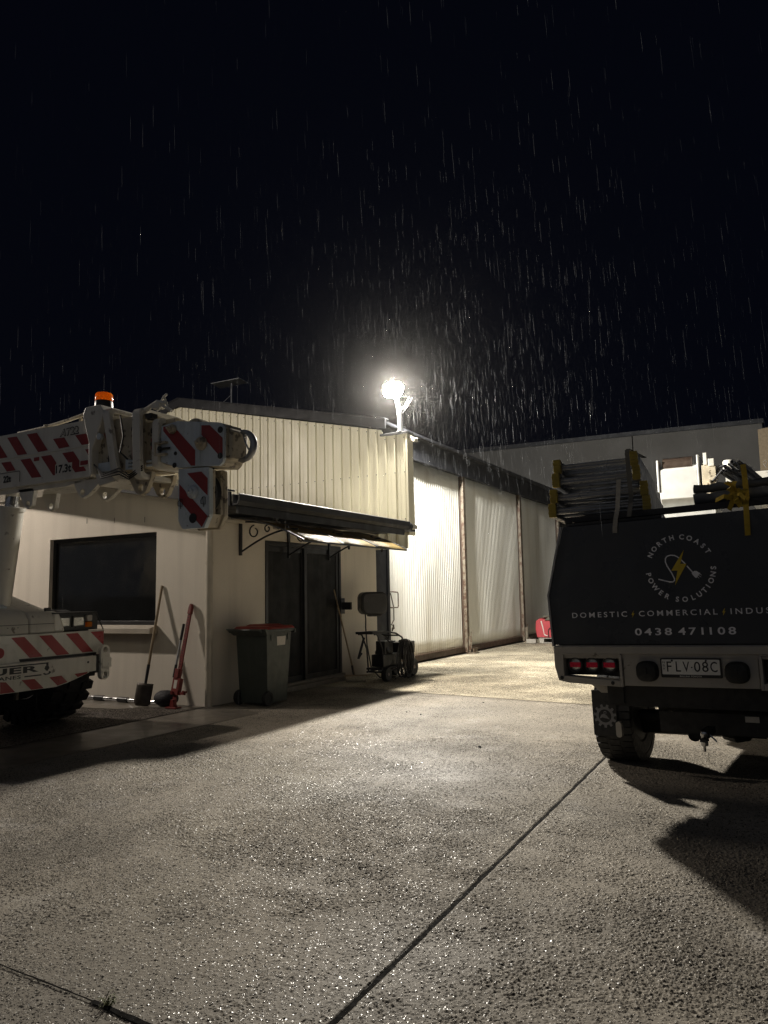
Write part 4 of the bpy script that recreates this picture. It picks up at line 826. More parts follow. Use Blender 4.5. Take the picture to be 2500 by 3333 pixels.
m_ = MB(); BO = [(805, 345), (725, 590), (830, 590), (605, 960), (668, 702), (565, 698)]
tq = lambda a, b: (a, -0.0040, b)
m_.poly([tq(*lp(*p)) for p in BO])
U(m_, 'bolt_emblem', YELD, cp)
for cx in (-0.349, 0.268): m_ = MB(); m_.poly([tq(cx+(x-700)*0.00009, 1.281-(y-650)*0.00009) for x, y in BO]); U(m_, 'bolt_emblem', YELD, cp)
# tray, tail frame, lamps
m_ = MB(); m_.box(-0.97, 0.97, 0.0, 2.4, 0.96, 1.055); m_.box(-0.972, 0.972, -0.02, 0.0, 0.995, 1.048)
for x in (-0.93, -0.80, -0.68, -0.56, -0.40, -0.1, 0.2, 0.5): m_.box(x, x+0.035, -0.028, -0.021, 1.040, 1.052)
U(m_, 'tray', UTEG, bevel=0.003)
for s in (1, -1):
    m_ = MB(); f_ = lambda pts: [(s*x, z) for x, z in pts]
    for q in ([(-0.97, 0.994), (-0.97, 0.90), (-0.945, 0.795), (-0.90, 0.83), (-0.90, 0.994)], [(-0.90, 0.994), (-0.90, 0.985), (-0.46, 0.985), (-0.46, 0.994)], [(-0.475, 0.985), (-0.475, 0.757), (-0.455, 0.757), (-0.455, 0.985)], [(-0.945, 0.795), (-0.86, 0.778), (-0.475, 0.757), (-0.475, 0.80), (-0.90, 0.83)]):
        q = f_(q); m_.prism(q if s == 1 else q[::-1], 1, -0.02, 0.10)
    m_.box(min(s*-0.90, s*-0.476), max(s*-0.90, s*-0.476), 0.07, 0.09, 0.83, 0.985, 1)
    m_.lathe([(0.014, 0), (0.014, 0.008), (0, 0.009)], (s*-0.918, -0.0205, 0.815), (0, -1, 0), 10, 2); m_.lathe([(0.014, 0), (0.014, 0.008), (0, 0.009)], (s*-0.53, -0.0205, 0.784), (0, -1, 0), 10, 2)
    U(m_, 'tail_frame', [UTEG, BLACKM, BLACKT], bevel=0.003)
for s in (1, -1):
    for x in (-0.814, -0.685, -0.555):
        m_ = MB(); m_.lathe([(0.064, 0), (0.064, 0.035), (0.054, 0.05), (0.046, 0.05), (0.046, 0.03)], (s*x, 0.05, 0.912), (0, -1, 0), 24); tl_ = U(m_, 'tail_light', PLBLK)
        m_ = MB(); m_.lathe([(0.046, 0), (0.03, 0.006), (0.0, 0.008)], (s*x, 0.016, 0.912), (0, -1, 0), 20); U(m_, 'lens', LENS, tl_)
        m_ = MB(); m_.box(s*x-0.042, s*x+0.042, 0.0, 0.0085, 0.893, 0.930); U(m_, 'red_bar', REDL, tl_)
m_ = MB(); m_.box(-0.45, 0.45, 0.0, 0.06, 0.765, 0.972); U(m_, 'rear_panel', UTEG, bevel=0.004)
for x in (-0.277, 0.317):
    m_ = MB(); sq = [(x+0.078*(abs(math.cos(a))**0.7)*(1 if math.cos(a) > 0 else -1), 0.872+0.073*(abs(math.sin(a))**0.75)*(1 if math.sin(a) > 0 else -1)) for a in [2*math.pi*i/28 for i in range(28)]]
    vs = []; fs = []
    for sc_, d in ((1, 0), (0.98, -0.03), (0.85, -0.055), (0.5, -0.065)): vs += [(x+(p[0]-x)*sc_, d-0.0005, 0.872+(p[1]-0.872)*sc_) for p in sq]
    for j in range(3):
        for i in range(28): fs.append((j*28+i, j*28+(i+1) % 28, (j+1)*28+(i+1) % 28, (j+1)*28+i))
    fs.append(tuple(range(84, 112))); m_.add(vs, fs); m_.box(x-0.008, x+0.008, -0.074, -0.064, 0.86, 0.90); U(m_, 'rubber_bumper', RUBBER, smooth=True)
m_ = MB(); m_.prism(rrect(-0.182, 0.221, 0.831, 0.965, 0.008), 1, -0.014, -0.0005, 1); m_.prism(rrect(-0.172, 0.211, 0.853, 0.957, 0.006), 1, -0.017, -0.0145, 0)
np_ = lambda a, b: (a, -0.0185, b)
for s, b in (('F', (-0.138, -0.106)), ('L', (-0.077, -0.044)), ('V', (-0.030, 0.014)), ('0', (0.044, 0.086)), ('8', (0.097, 0.138)), ('C', (0.150, 0.195))): text(m_, s, (b[0], b[1], 0.873, 0.943), np_, 0.004, 1.0, 1)
m_.poly([np_(*p) for p in circ(0.029, 0.903, 0.005, 10)], 1)
for i, s in enumerate('NSW'): text(m_, s, (-0.166, -0.150, 0.930-0.022*i, 0.944-0.022*i), np_, 0.0, 1.0, 1)
text(m_, 'BALLINA TOYOTA', (-0.055, 0.090, 0.836, 0.847), lambda a, b: (a, -0.0155, b), 0.01, 1.0, 0)
for x in (-0.10, 0.125): m_.lathe([(0.007, 0), (0.007, 0.006), (0, 0.008)], (x, -0.0175, 0.949), (0, -1, 0), 8, 1)
U(m_, 'number_plate', [pm('white_plate', (0.80, 0.79, 0.74), 0.45, noise=(14, 0.3)), BLACKT])
m_ = MB()
for s in (-1, 1): m_.prism([(s*0.88, 0.775), (s*0.745, 0.665), (s*0.545, 0.665), (s*0.50, 0.755)], 1, 0.35, 0.37); m_.box(min(s*0.90, s*0.72), max(s*0.90, s*0.72), 0.1, 0.36, 0.77, 0.785)
U(m_, 'wheel_guard', UTEG)
for s in (-1, 1):
    m_ = MB(); m_.box(min(s*0.895, s*0.70), max(s*0.895, s*0.70), 0.545, 0.555, 0.30, 0.66); m_.prism(rrect(min(s*0.70, s*0.655), max(s*0.70, s*0.655), 0.30, 0.42, 0.02), 1, 0.50, 0.5449, 2)
    cx, cz = s*0.795, 0.455; gear = []
    for i in range(11):
        for da, r_ in ((-9, 0.072), (-6, 0.093), (6, 0.093), (9, 0.072)): an = 360/11*i+da+8; gear.append((cx+r_*math.cos(R(an)), cz+r_*math.sin(R(an))))
    gy = lambda a, b, d=0.543: (a, d, b)
    m_.poly([gy(*p) for p in gear][::-1], 1); m_.poly([gy(*p, 0.5415) for p in circ(cx, cz, 0.052, 24)][::-1], 0)
    for q in (circ(cx+0.003, cz+0.027, 0.013, 10), [(cx-0.045, cz-0.022), (cx-0.03, cz+0.008), (cx-0.008, cz+0.018), (cx+0.012, cz+0.008), (cx+0.04, cz-0.026), (cx+0.01, cz-0.018), (cx-0.02, cz-0.012)]): m_.poly([gy(*p, 0.540) for p in q], 1)
    m_.poly([gy(*p, 0.539) for p in ((cx-0.004, cz+0.02), (cx+0.012, cz+0.02), (cx+0.012, cz+0.03), (cx-0.004, cz+0.03))], 0)
    U(m_, 'mud_flap', [RUBBER, pm('grey_print', (0.19, 0.19, 0.20), 0.6, noise=(40, 0.5)), UTEG])
UW = [(s*0.775, y) for s in (-1, 1) for y in (1.03, 4.25)]
for x, y in UW:
    zc = 0.40-0.025*x
    m_ = MB(); tyre(m_, (x, y, zc), (1, 0, 0), 0.394, 0.29, 40, 0, 0.004); wh = U(m_, 'wheel', RUBBER)
    m_ = MB(); s = 1 if x > 0 else -1
    m_.lathe([(0.22, -0.12), (0.21, 0.0), (0.22, 0.10), (0.17, 0.09), (0.05, 0.05), (0.0, 0.06)], (x, y, zc), (s, 0, 0), 24); m_.lathe([(0.22, -0.13), (0.2, -0.05), (0.0, -0.04)], (x, y, zc), (s, 0, 0), 24); U(m_, 'rim', DARKM, wh)
m_ = MB(); m_.tube([(-0.72, 1.03, 0.40), (0.72, 1.03, 0.40)], 0.055, 12); m_.lathe([(0.06, -0.16), (0.15, -0.09), (0.17, 0), (0.15, 0.09), (0.06, 0.16)], (0.1, 1.03, 0.39), (1, 0, 0), 16)
m_.box(-0.62, -0.50, 0.12, 4.9, 0.62, 0.76); m_.box(0.50, 0.62, 0.12, 4.9, 0.62, 0.76); m_.box(-0.62, 0.62, 0.14, 0.24, 0.60, 0.76); m_.box(-0.46, 0.46, 0.9, 2.3, 0.40, 0.70); m_.box(-0.30, 0.46, 0.3, 0.9, 0.40, 0.55)
for x in (-0.45, -0.43, -0.34, -0.30, -0.24): m_.box(x, x+0.012, 0.93, 0.95, 0.29, 0.36)
m_.tube([(-0.70, 1.10, 0.30), (0.3, 1.10, 0.31)], 0.06, 8); m_.lathe([(0.05, 0), (0.05, 0.04)], (-0.21, 1.0, 0.27), (0, -1, 0), 12)
U(m_, 'chassis', pm('underbody_black', (0.012, 0.012, 0.012), 0.6, noise=(12, 0.7), bump=(40, 0.3, 0.004)))
m_ = MB(); m_.box(0.05, 0.105, -0.03, 0.2, 0.43, 0.475, 1); m_.lathe([(0.024, 0.385), (0.024, 0.41), (0.015, 0.415), (0.014, 0.43), (0.018, 0.44), (0.025, 0.458), (0.020, 0.478), (0, 0.484)], (0.078, -0.06, 0), (0, 0, 1), 16, 0); m_.box(0.055, 0.10, -0.09, -0.02, 0.412, 0.43, 1)
m_.tube([(0.075, -0.06, 0.385), (0.075, -0.06, 0.345)], 0.009, 8, 0); m_.tube([(0.11, -0.02, 0.45), (0.15, -0.03, 0.41)], 0.006, 6, 0); U(m_, 'tow_ball', [CHROME, BLACKM], smooth=True)
m_ = MB(); m_.box(0.29, 0.38, 0.28, 0.285, 0.50, 0.54); U(m_, 'tow_tag', PAPER)
# cab and bonnet ahead of the canopy
m_ = MB(); m_.prism([(2.45, 0.75), (2.45, 1.30), (2.62, 1.86), (3.5, 1.86), (4.05, 1.30), (5.05, 1.18), (5.15, 0.70), (4.75, 0.62), (4.68, 0.80), (4.3, 0.92), (3.85, 0.80), (3.75, 0.60), (2.5, 0.60)], 0, -0.85, 0.85)
for s in (-1, 1): m_.prism([(2.72, 1.32), (2.78, 1.78), (3.42, 1.78), (3.85, 1.32)], 0, s*0.851, s*0.858, 1)
m_.prism([(2.455, 1.40), (2.60, 1.80), (2.57, 1.80), (2.43, 1.40)], 0, -0.7, 0.7, 1); U(m_, 'cab', [pm('white_truck_paint', (0.6, 0.6, 0.58), 0.3, noise=(4, 0.3), coat=0.4), GLASS], bevel=0.02)
# roof rack
m_ = MB()
for y in (0.06, 1.2, 2.3):
    m_.box(-0.84, 0.84, y, y+0.06, 2.0, 2.045)
    for s in (-0.82, 0.82): m_.box(s-0.02, s+0.02, y+0.01, y+0.05, 1.966, 2.0)
for x in (-0.80, 0.80): m_.box(x-0.02, x+0.02, 0.12, 2.3, 2.0, 2.04)
m_.box(-0.8, -0.1, 0.02, 0.05, 1.968, 1.99); U(m_, 'roof_rack', DARKM, bevel=0.003)

# ladders on the rack: two extension ladders, four rails each pair (built in the truck's frame)
MU = world_of(ut)
def on_truck(mb, name, mats, parent, **k):
    mb.v = [tuple(MU @ Vector(v)) for v in mb.v]; return mb.build(name, mats, parent, **k)
def ladder(name, label, x0, x1, z0, y0, y1, yaw):
    base = MU @ Vector(((x0+x1)/2, y0, z0)); t = thing(name, label, 'ladder', base, (0, 0, 0), 'extension ladders strapped on the truck rack')
    LM = Matrix.Translation(((x0+x1)/2, y0, 0)) @ Matrix.Rotation(R(yaw), 4, 'Z') @ Matrix.Translation((-(x0+x1)/2, -y0, 0))
    def put(mb, nm, mt):
        mb.v = [tuple(LM @ Vector(v)) for v in mb.v]; return on_truck(mb, nm, mt, t, bevel=0.002)
    for s, x in ((1, x0), (-1, x1)):
        for k in range(2):
            xx = x+s*0.012*k; zz = z0+k*0.115+0.003; m_ = MB(); zh = 0.106
            m_.prism([(xx, zz), (xx+s*0.045, zz), (xx+s*0.045, zz+0.012), (xx+s*0.012, zz+0.012), (xx+s*0.012, zz+zh-0.012), (xx+s*0.045, zz+zh-0.012), (xx+s*0.045, zz+zh), (xx, zz+zh)][::s], 1, y0+k*0.03, y1)
            ra = put(m_, 'rail', pm('dark_rail', (0.11, 0.113, 0.12), 0.45, noise=(9, 0.5)))
            m_ = MB()
            for q in range(5): m_.box(min(xx-s*(0.004+0.003*(q % 2)), xx+s*0.052), max(xx-s*(0.004+0.003*(q % 2)), xx+s*0.052), y0+k*0.03-0.05, y0+k*0.03-0.001, zz-0.002+q*0.022, zz+0.0195+q*0.022)
            put(m_, 'rail_cap', YELF)
    for k in range(2):
        for i in range(7):
            y = y0+0.02+k*0.03+i*0.285; z = z0+k*0.115+0.018
            m_ = MB(); m_.prism([(y, z+0.012), (y+0.04, z+0.012), (y+0.045, z+0.035), (y+0.04, z+0.058), (y, z+0.058), (y-0.006, z+0.045), (y-0.001, z+0.036), (y-0.006, z+0.024)], 0, x0+0.02, x1-0.02)
            put(m_, 'rung', pm('dark_alloy', (0.30, 0.31, 0.33), 0.32, metal=0.4, noise=(10, 0.5)))
    return t
ladder('extension_ladder', 'lower dark ladder with yellow rail ends lying on the truck rack', -0.955, -0.20, 2.052, 0.12, 1.95, 10)
ladder('extension_ladder', 'upper dark ladder with yellow rail ends stacked on the lower ladder', -0.92, -0.262, 2.292, 0.14, 1.9, 10)
# rolled covers and grey conduits beside the ladders
for k, (z, r_, lab) in enumerate(((2.095, 0.048, 'lower thick dark rolled cover lying on the truck rack'), (2.175, 0.034, 'thinner dark roll on the thick rolled cover under the conduits'))):
    m_ = MB(); y = 0.22+0.03*k; n = 14
    m_.tube([(0.10+0.80*i/n, y+0.006*math.sin(i*1.7+k), z+0.006*math.sin(i*2.3+k)) for i in range(n+1)], [r_*(0.93+0.07*math.sin(i*2.1+k)) for i in range(n+1)], 14)
    root = MU @ Vector((0.5, y, z)); m_.v = [tuple(MU @ Vector(v)) for v in m_.v]; o = m_.build('rolled_cover', pm('dark_grey_canvas', (0.13, 0.135, 0.135), 0.5, noise=(6, 0.7), bump=(9, 0.5, 0.02)), smooth=True); tag(o, lab, 'roll', 'rolled covers on the truck rack')
CI = [(1080, 805, 37), (1010, 825, 22), (950, 855, 35), (1155, 808, 22), (1203, 822, 22), (1127, 858, 32), (1253, 855, 22), (910, 920, 32), (980, 905, 32), (1265, 912, 22), (910, 985, 32), (985, 972, 32), (1040, 985, 25), (1168, 965, 30), (1235, 975, 30), (1072, 925, 34), (1190, 905, 26)]
WHR = {0: 'fat grey conduit at the very top of the bundle', 2: 'fat grey conduit at the upper left of the bundle', 7: 'grey conduit at the far left of the bundle', 9: 'thin grey conduit at the far right of the bundle', 10: 'grey conduit at the lower left corner of the bundle', 14: 'grey conduit at the lower right corner of the bundle', 5: 'grey conduit just right of the middle top'}
m2 = MB(); on_truck(m2.box(0.30, 0.46, 0.30, 0.36, 2.045, 2.075), 'x', BLACKM, None) if False else None
for i, (x, y, r_) in enumerate(CI):
    u_, z_ = 0.395+(x-1090)*0.00041, 2.296-(y-890)*0.00041; r_ = r_*0.00039
    m_ = MB(); y0 = 0.16+random.uniform(-0.05, 0.04); n = 10
    for rr in (0,):
        ring_o = [(u_+r_*math.cos(2*math.pi*k/16), z_+r_*math.sin(2*math.pi*k/16)) for k in range(16)]; ring_i = [(u_+r_*0.68*math.cos(2*math.pi*k/16), z_+r_*0.68*math.sin(2*math.pi*k/16)) for k in range(16)]
        ring(m_, ring_o, ring_i, 1, y0, 2.6)
    m_.v = [tuple(MU @ Vector(v)) for v in m_.v]
    o = m_.build('conduit', PVCG, smooth=True); tag(o, WHR.get(i, 'grey plastic conduit inside the bundle on the truck rack'), 'conduit', 'conduits bundled on the truck rack')
# straps
def strap(name, label, pts, wd, mt):
    m_ = MB(); n = len(pts); vs = []
    for i, (x, y, z) in enumerate(pts): vs += [(x-wd/2, y, z), (x+wd/2, y, z)]
    m_.add(vs, [(2*i, 2*i+1, 2*i+3, 2*i+2) for i in range(n-1)])
    m_.v = [tuple(MU @ Vector(v)) for v in m_.v]; o = m_.build(name, mt, solid=0.003); return tag(o, label, 'strap', 'straps tied over the truck rack load')
strap('strap', 'grey strap hanging from the lower ladder down the tail panel', [(-0.405, 0.10, 2.30), (-0.412, 0.095, 2.22), (-0.415, 0.05, 2.08), (-0.42, -0.006, 1.99), (-0.428, -0.012, 1.93), (-0.432, -0.012, 1.885)], 0.034, STRAPG)
strap('strap', 'dark grey strap over both ladders right of the hanging one', [(-0.325, 0.6, 2.53), (-0.325, 0.12, 2.528), (-0.325, 0.10, 2.50), (-0.325, 0.10, 2.30), (-0.322, 0.10, 2.15), (-0.325, 0.04, 2.04), (-0.327, 0.02, 2.0)], 0.034, pm('dark_webbing', (0.12, 0.115, 0.10), 0.8, noise=(30, 0.5)))
strap('strap', 'yellow strap hanging from the conduit bundle down the tail panel', [(0.462, 0.12, 2.30), (0.465, 0.12, 2.22), (0.468, 0.10, 2.14), (0.470, 0.08, 2.06), (0.472, -0.005, 2.0), (0.470, -0.012, 1.90), (0.466, -0.012, 1.79)], 0.036, STRAPY)
m_ = MB()
for i in range(16):
    a = random.uniform(0, 6.28); L_ = random.uniform(0.05, 0.14); x0, z0 = 0.42+random.uniform(-0.03, 0.03), 2.07+random.uniform(-0.03, 0.03)
    p = [(x0, 0.03, z0), (x0+0.5*L_*math.cos(a), 0.0+random.uniform(-.03, .03), z0+0.4*L_*math.sin(a)+0.01), (x0+L_*math.cos(a), 0.02+random.uniform(-.04, .03), z0+0.8*L_*math.sin(a)-0.02)]
    d = Vector((-math.sin(a), 0.2, math.cos(a)))*0.015
    vs = [];
    for q in p: vs += [Vector(q)+d, Vector(q)-d]
    m_.add(vs, [(0, 1, 3, 2), (2, 3, 5, 4)])
m_.v = [tuple(MU @ Vector(v)) for v in m_.v]; o = m_.build('strap_knot', STRAPY, solid=0.003); tag(o, 'loose knot of yellow webbing under the conduit bundle', 'strap', 'straps tied over the truck rack load')

# ------------------------------------------------------------------ second crane beyond the truck: its winch shows over the rack
c2 = thing('winch_crane', 'white crane parked beyond the truck, its rope winch showing over the rack', 'crane', (-0.4, 16.5, 0))
def P2(mb, name, mats, **k): return mb.build(name, mats, c2, **k)
m_ = MB(); m_.prism([(15.0, 3.16), (15.0, 3.72), (15.08, 3.80), (17.2, 3.84), (17.2, 3.0), (15.2, 3.0)], 0, -2.16, -1.48); m_.box(-2.2, -2.16, 14.98, 15.8, 3.3, 3.92); m_.box(-1.48, -1.44, 14.98, 15.8, 3.3, 3.96); P2(m_, 'winch_frame', pm('winch_white', (0.55, 0.55, 0.52), 0.45, noise=(6, 0.4)), bevel=0.012)
m_ = MB(); prf = []
for i in range(27): prf += [(0.17, 0.02*i+0.0), (0.178, 0.02*i+0.006), (0.17, 0.02*i+0.0125)]
m_.lathe(prf, (-2.10, 15.2, 3.80), (1, 0, 0), 22); P2(m_, 'rope_drum', RUSTD, smooth=True)
m_ = MB(); m_.prism([(15.1, 2.6), (15.05, 2.99), (17.0, 2.99), (17.0, 2.3), (15.3, 2.3)], 0, -2.25, -1.2); m_.box(-2.3, 1.1, 15.0, 18.8, 1.0, 1.5); P2(m_, 'superstructure', pm('winch_white', (0.55, 0.55, 0.52)), bevel=0.012)
m_ = MB()
m_.box(-1.40, -1.16, 15.0, 15.5, 3.05, 3.75, 1); m_.tube([(-1.2, 15.1, 3.45), (-1.1, 15.05, 3.7), (-0.9, 15.0, 3.72), (-0.55, 15.0, 3.6)], 0.03, 8, 2); m_.tube([(-1.25, 15.0, 3.4), (-1.05, 14.98, 3.62), (-0.8, 15.0, 3.55), (-0.6, 15.1, 3.5)], 0.022, 8, 2)
m_.box(-1.16, -1.02, 14.95, 15.3, 2.95, 3.4, 2); m_.box(-1.36, -1.3, 14.98, 15.1, 3.75, 3.98, 0); m_.box(-1.28, -1.18, 14.98, 15.1, 3.72, 3.86, 0); m_.lathe([(0.10, 0), (0.10, 0.2), (0.08, 0.22)], (-1.33, 14.99, 3.2), (0, -1, 0), 14, 1)
for i in range(5): m_.box(-1.38+0.05*i, -1.35+0.05*i, 14.95, 15.0, 3.25+0.06*(i % 3), 3.34+0.06*(i % 3), 1)
P2(m_, 'hydraulics', [WHITEP, WHITED, BLACKM], bevel=0.004)
m_ = MB(); m_.lathe([(0.10, 3.60), (0.12, 3.64), (0.12, 3.78), (0.10, 3.81), (0, 3.82)], (-0.93, 15.1, 0), (0, 0, 1), 18); m_.box(-1.0, -0.86, 15.0, 15.2, 3.4, 3.6); P2(m_, 'filter_cap', WHITEP, smooth=True)
m_ = MB(); m_.box(-0.6, -0.1, 15.0, 22.0, 3.0, 3.55); P2(m_, 'boom', WHITEP, bevel=0.02)
m_ = MB(); m_.box(-1.9, 1.0, 15.3, 21.0, 0.75, 0.99); P2(m_, 'chassis', DARKM)
for x in (-1.9, 0.75):
    for y in (16.2, 19.6):
        m_ = MB(); tyre(m_, (x, y, 0.55), (1, 0, 0), 0.53, 0.40, 22, 0, 0.02); P2(m_, 'wheel', RUBBER)

# ------------------------------------------------------------------ red tub on a pallet by the shed
pa = thing('pallet', 'grey timber pallet carrying the red tub by the shed doors', 'pallet', (-5.85, 20.9, 0))
m_ = MB()
for x in (-6.44, -5.93, -5.45): m_.box(x, x+0.13, 20.7, 21.5, 0.025, 0.13)
for y in (20.7, 21.05, 21.4): m_.box(-6.44, -5.32, y, y+0.1, 0.002, 0.024)
for i in range(6): m_.box(-6.46, -5.30, 20.69+i*0.14, 20.79+i*0.14, 0.131, 0.15)
m_.build('pallet_boards', WOODG, pa, bevel=0.004)
tbn = thing('red_tub', 'faded red plastic tub with a dark cover standing on a pallet', 'tub', (-5.85, 20.9, 0.15))
m_ = MB(); m_.prism([(-6.52, 0.155), (-5.25, 0.155), (-5.22, 0.62), (-5.40, 0.66), (-6.30, 0.66), (-6.42, 0.70), (-6.54, 0.62), (-6.56, 0.40)], 1, 20.74, 21.5); m_.build('tub_body', REDTUB, tbn, bevel=0.025, smooth=True)
m_ = MB(); m_.prism([(-6.28, 0.64), (-6.15, 0.74), (-5.3, 0.76), (-5.24, 0.66)], 1, 20.70, 21.4); m_.prism([(-6.40, 0.70), (-6.36, 0.765), (-5.3, 0.79), (-5.3, 0.77), (-6.15, 0.745)], 1, 20.9, 21.45); m_.build('cover', TARP, tbn, bevel=0.012)
m_ = MB(); m_.tube([(-6.18, 20.738, 0.17), (-6.18, 20.738, 0.36), (-6.15, 20.738, 0.41), (-6.08, 20.738, 0.43), (-5.3, 20.738, 0.44)], 0.016, 6); m_.build('groove', BLACKT, tbn)
m_ = MB(); m_.tube([(-6.38, 20.735, 0.62), (-6.33, 20.735, 0.42), (-6.30, 20.735, 0.24)], [0.022, 0.015, 0.012], 6); m_.tube([(-6.30, 20.735, 0.24), (-6.21, 20.735, 0.205)], 0.015, 6); m_.build('white_strip', PAPER, tbn)
tb2 = MB(); tb2.box(-6.80, -6.52, 20.62, 20.74, 0.004, 0.115); o = tb2.build('timber_block', WOODG, bevel=0.006); tag(o, 'short grey timber block lying left of the pallet', 'block')

# ------------------------------------------------------------------ wheelie bin
wb = thing('wheelie_bin', 'dark green wheelie bin with a red lid beside the sliding door', 'bin', (-6.5, 8.3, 0), (0, 0, 0))
def frus(mb, b0, b1, z0, z1, mi=0):
    vs = [(b0[0], b0[2], z0), (b0[1], b0[2], z0), (b0[1], b0[3], z0), (b0[0], b0[3], z0), (b1[0], b1[2], z1), (b1[1], b1[2], z1), (b1[1], b1[3], z1), (b1[0], b1[3], z1)]
    mb.add(vs, [(3, 2, 1, 0), (4, 5, 6, 7), (0, 1, 5, 4), (1, 2, 6, 5), (2, 3, 7, 6), (3, 0, 4, 7)], mi)
m_ = MB(); frus(m_, (-6.74, -6.27, 8.10, 8.53), (-6.77, -6.24, 8.05, 8.60), 0.03, 0.97); frus(m_, (-6.82, -6.21, 8.02, 8.64), (-6.82, -6.21, 8.02, 8.64), 0.972, 1.01)
m_.box(-6.86, -6.20, 8.62, 8.66, 0.95, 1.0); frus(m_, (-6.80, -6.22, 8.035, 8.05), (-6.88, -6.2, 7.96, 8.02), 0.93, 1.02)
for y in (8.13, 8.50): m_.box(-6.238, -6.228, y, y+0.02, 0.86, 0.94)
m_.build('bin_body', BINB, wb, bevel=0.012)
m_ = MB(); frus(m_, (-6.83, -6.22, 8.06, 8.68), (-6.80, -6.25, 8.09, 8.64), 1.012, 1.05); frus(m_, (-6.72, -6.33, 8.18, 8.56), (-6.68, -6.37, 8.22, 8.52), 1.051, 1.075); m_.build('lid', BINR, wb, bevel=0.01)
m_ = MB(); m_.tube([(-6.80, 7.96, 0.98), (-6.80, 7.93, 1.01), (-6.26, 7.93, 1.01), (-6.26, 7.96, 0.98)], 0.014, 8); m_.build('handle', BINB, wb, smooth=True)
for x in (-6.75, -6.27):
    m_ = MB(); m_.lathe([(0.04, -0.03), (0.09, -0.03), (0.1, -0.015), (0.1, 0.015), (0.09, 0.03), (0.06, 0.03), (0.055, 0.02), (0, 0.022)], (x, 8.10, 0.101), (1 if x > -6.5 else -1, 0, 0), 24); m_.build('wheel', RUBBER, wb, smooth=True)
m_ = MB(); m_.add([(-6.2425, 8.28, 0.79), (-6.2425, 8.46, 0.79), (-6.2385, 8.47, 0.91), (-6.2385, 8.27, 0.91)], [(0, 1, 2, 3)]); m_.build('sticker', PAPER, wb)

# ------------------------------------------------------------------ broom, hose reel, pressure washer
br = thing('broom', 'long handled broom with a pale roller head leaning on the door frame', 'broom', (-6.6, 10.85, 0))
m_ = MB(); m_.tube([(-6.62, 10.92, 0.10), (-6.70, 10.90, 0.45), (-6.96, 10.84, 1.55)], [0.018, 0.0145, 0.0125], 10); m_.build('handle', WOODH, br, smooth=True)
m_ = MB(); m_.tube([(-6.625, 10.92, 0.09), (-6.66, 10.91, 0.27)], 0.02, 8); m_.build('socket', PLGREY, br)
bM = Matrix.Translation((-6.60, 10.93, 0)) @ Matrix.Rotation(R(38), 4, 'Z')
m_ = MB(); m_.box(-0.19, 0.19, -0.03, 0.03, 0.085, 0.115, 0, bM); m_.build('head', WOODH, br, bevel=0.004)
m_ = MB(); a_, b_ = bM @ Vector((-0.17, -0.02, 0.05)), bM @ Vector((0.17, -0.02, 0.05)); m_.tube([a_, b_], 0.048, 16); m_.build('bristles', BRUSH, br, smooth=True)
hr = thing('hose_reel', 'grey wall mounted hose reel on a black bracket right of the door', 'hose reel', (-7.0, 11.2, 1.3))
m_ = MB(); m_.box(-6.998, -6.97, 11.07, 11.21, 1.13, 1.40); m_.box(-6.97, -6.80, 11.11, 11.17, 1.20, 1.33); m_.build('wall_bracket', PLBLK, hr, bevel=0.006)
hM = Matrix.Translation((-6.50, 11.38, 1.30)) @ Matrix.Rotation(R(48), 4, 'Z')   # local -y faces the yard
m_ = MB(); body = rrect(-0.245, 0.235, -0.19, 0.20, 0.11, 8)
for sc_, y0, y1 in ((1.0, -0.10, 0.14),): m_.prism([(x*sc_, z*sc_) for x, z in body], 1, y0, y1, 0, hM)
m_.prism([(x*0.9, z*0.9) for x, z in body], 1, -0.125, -0.1001, 0, hM); m_.prism([(x*0.85, z*0.85) for x, z in body], 1, 0.1401, 0.18, 0, hM); m_.box(-0.09, 0.13, -0.09, 0.1, -0.225, -0.19, 0, hM)
m_.build('reel_case', PLGREY, hr, bevel=0.02, smooth=True, segs=3)
m_ = MB(); m_.tube([hM @ Vector((-0.16, -0.05, -0.17)), (-6.58, 11.26, 1.02), (-6.55, 11.2, 0.90), (-6.5, 11.15, 0.6), (-6.45, 11.2, 0.2), (-6.4, 11.4, 0.03), (-6.2, 11.6, 0.025)], 0.011, 6); m_.build('hose_tail', BLACKT, hr)
pw = thing('pressure_washer', 'petrol pressure washer on wheels with coiled black hose by the shed corner', 'washer', (-6.3, 11.5, 0))
m_ = MB(); fr_ = [((-6.36, 10.86, 0.10), (-6.36, 10.80, 0.45), (-6.36, 10.70, 0.80), (-6.36, 10.74, 0.83)), ((-6.10, 11.02, 0.10), (-6.10, 10.98, 0.50), (-6.10, 10.92, 0.80))]
for s_ in (-6.42, -6.12):
    m_.tube([(s_, 11.05, 0.15), (s_, 11.0, 0.55), (s_, 10.85, 0.78), (s_, 10.70, 0.83), (s_, 10.66, 0.83)], 0.014, 8)
    m_.tube([(s_, 11.0, 0.16), (s_, 12.2, 0.20)], 0.016, 8); m_.tube([(s_, 10.74, 0.80), (s_, 11.2, 0.82), (s_, 11.5, 0.78), (s_, 11.72, 0.70), (s_, 11.82, 0.55), (s_, 11.85, 0.2)], 0.015, 8)
for y, z in ((10.68, 0.83), (11.05, 0.16), (12.1, 0.20), (11.6, 0.74)): m_.tube([(-6.42, y, z), (-6.12, y, z)], 0.014, 8)
m_.box(-6.43, -6.11, 10.66, 11.15, 0.805, 0.838); m_.box(-6.42, -6.12, 10.98, 12.15, 0.20, 0.23); m_.tube([(-6.30, 10.62, 0.50), (-6.30, 10.52, 0.42), (-6.28, 10.68, 0.75)], 0.02, 8)
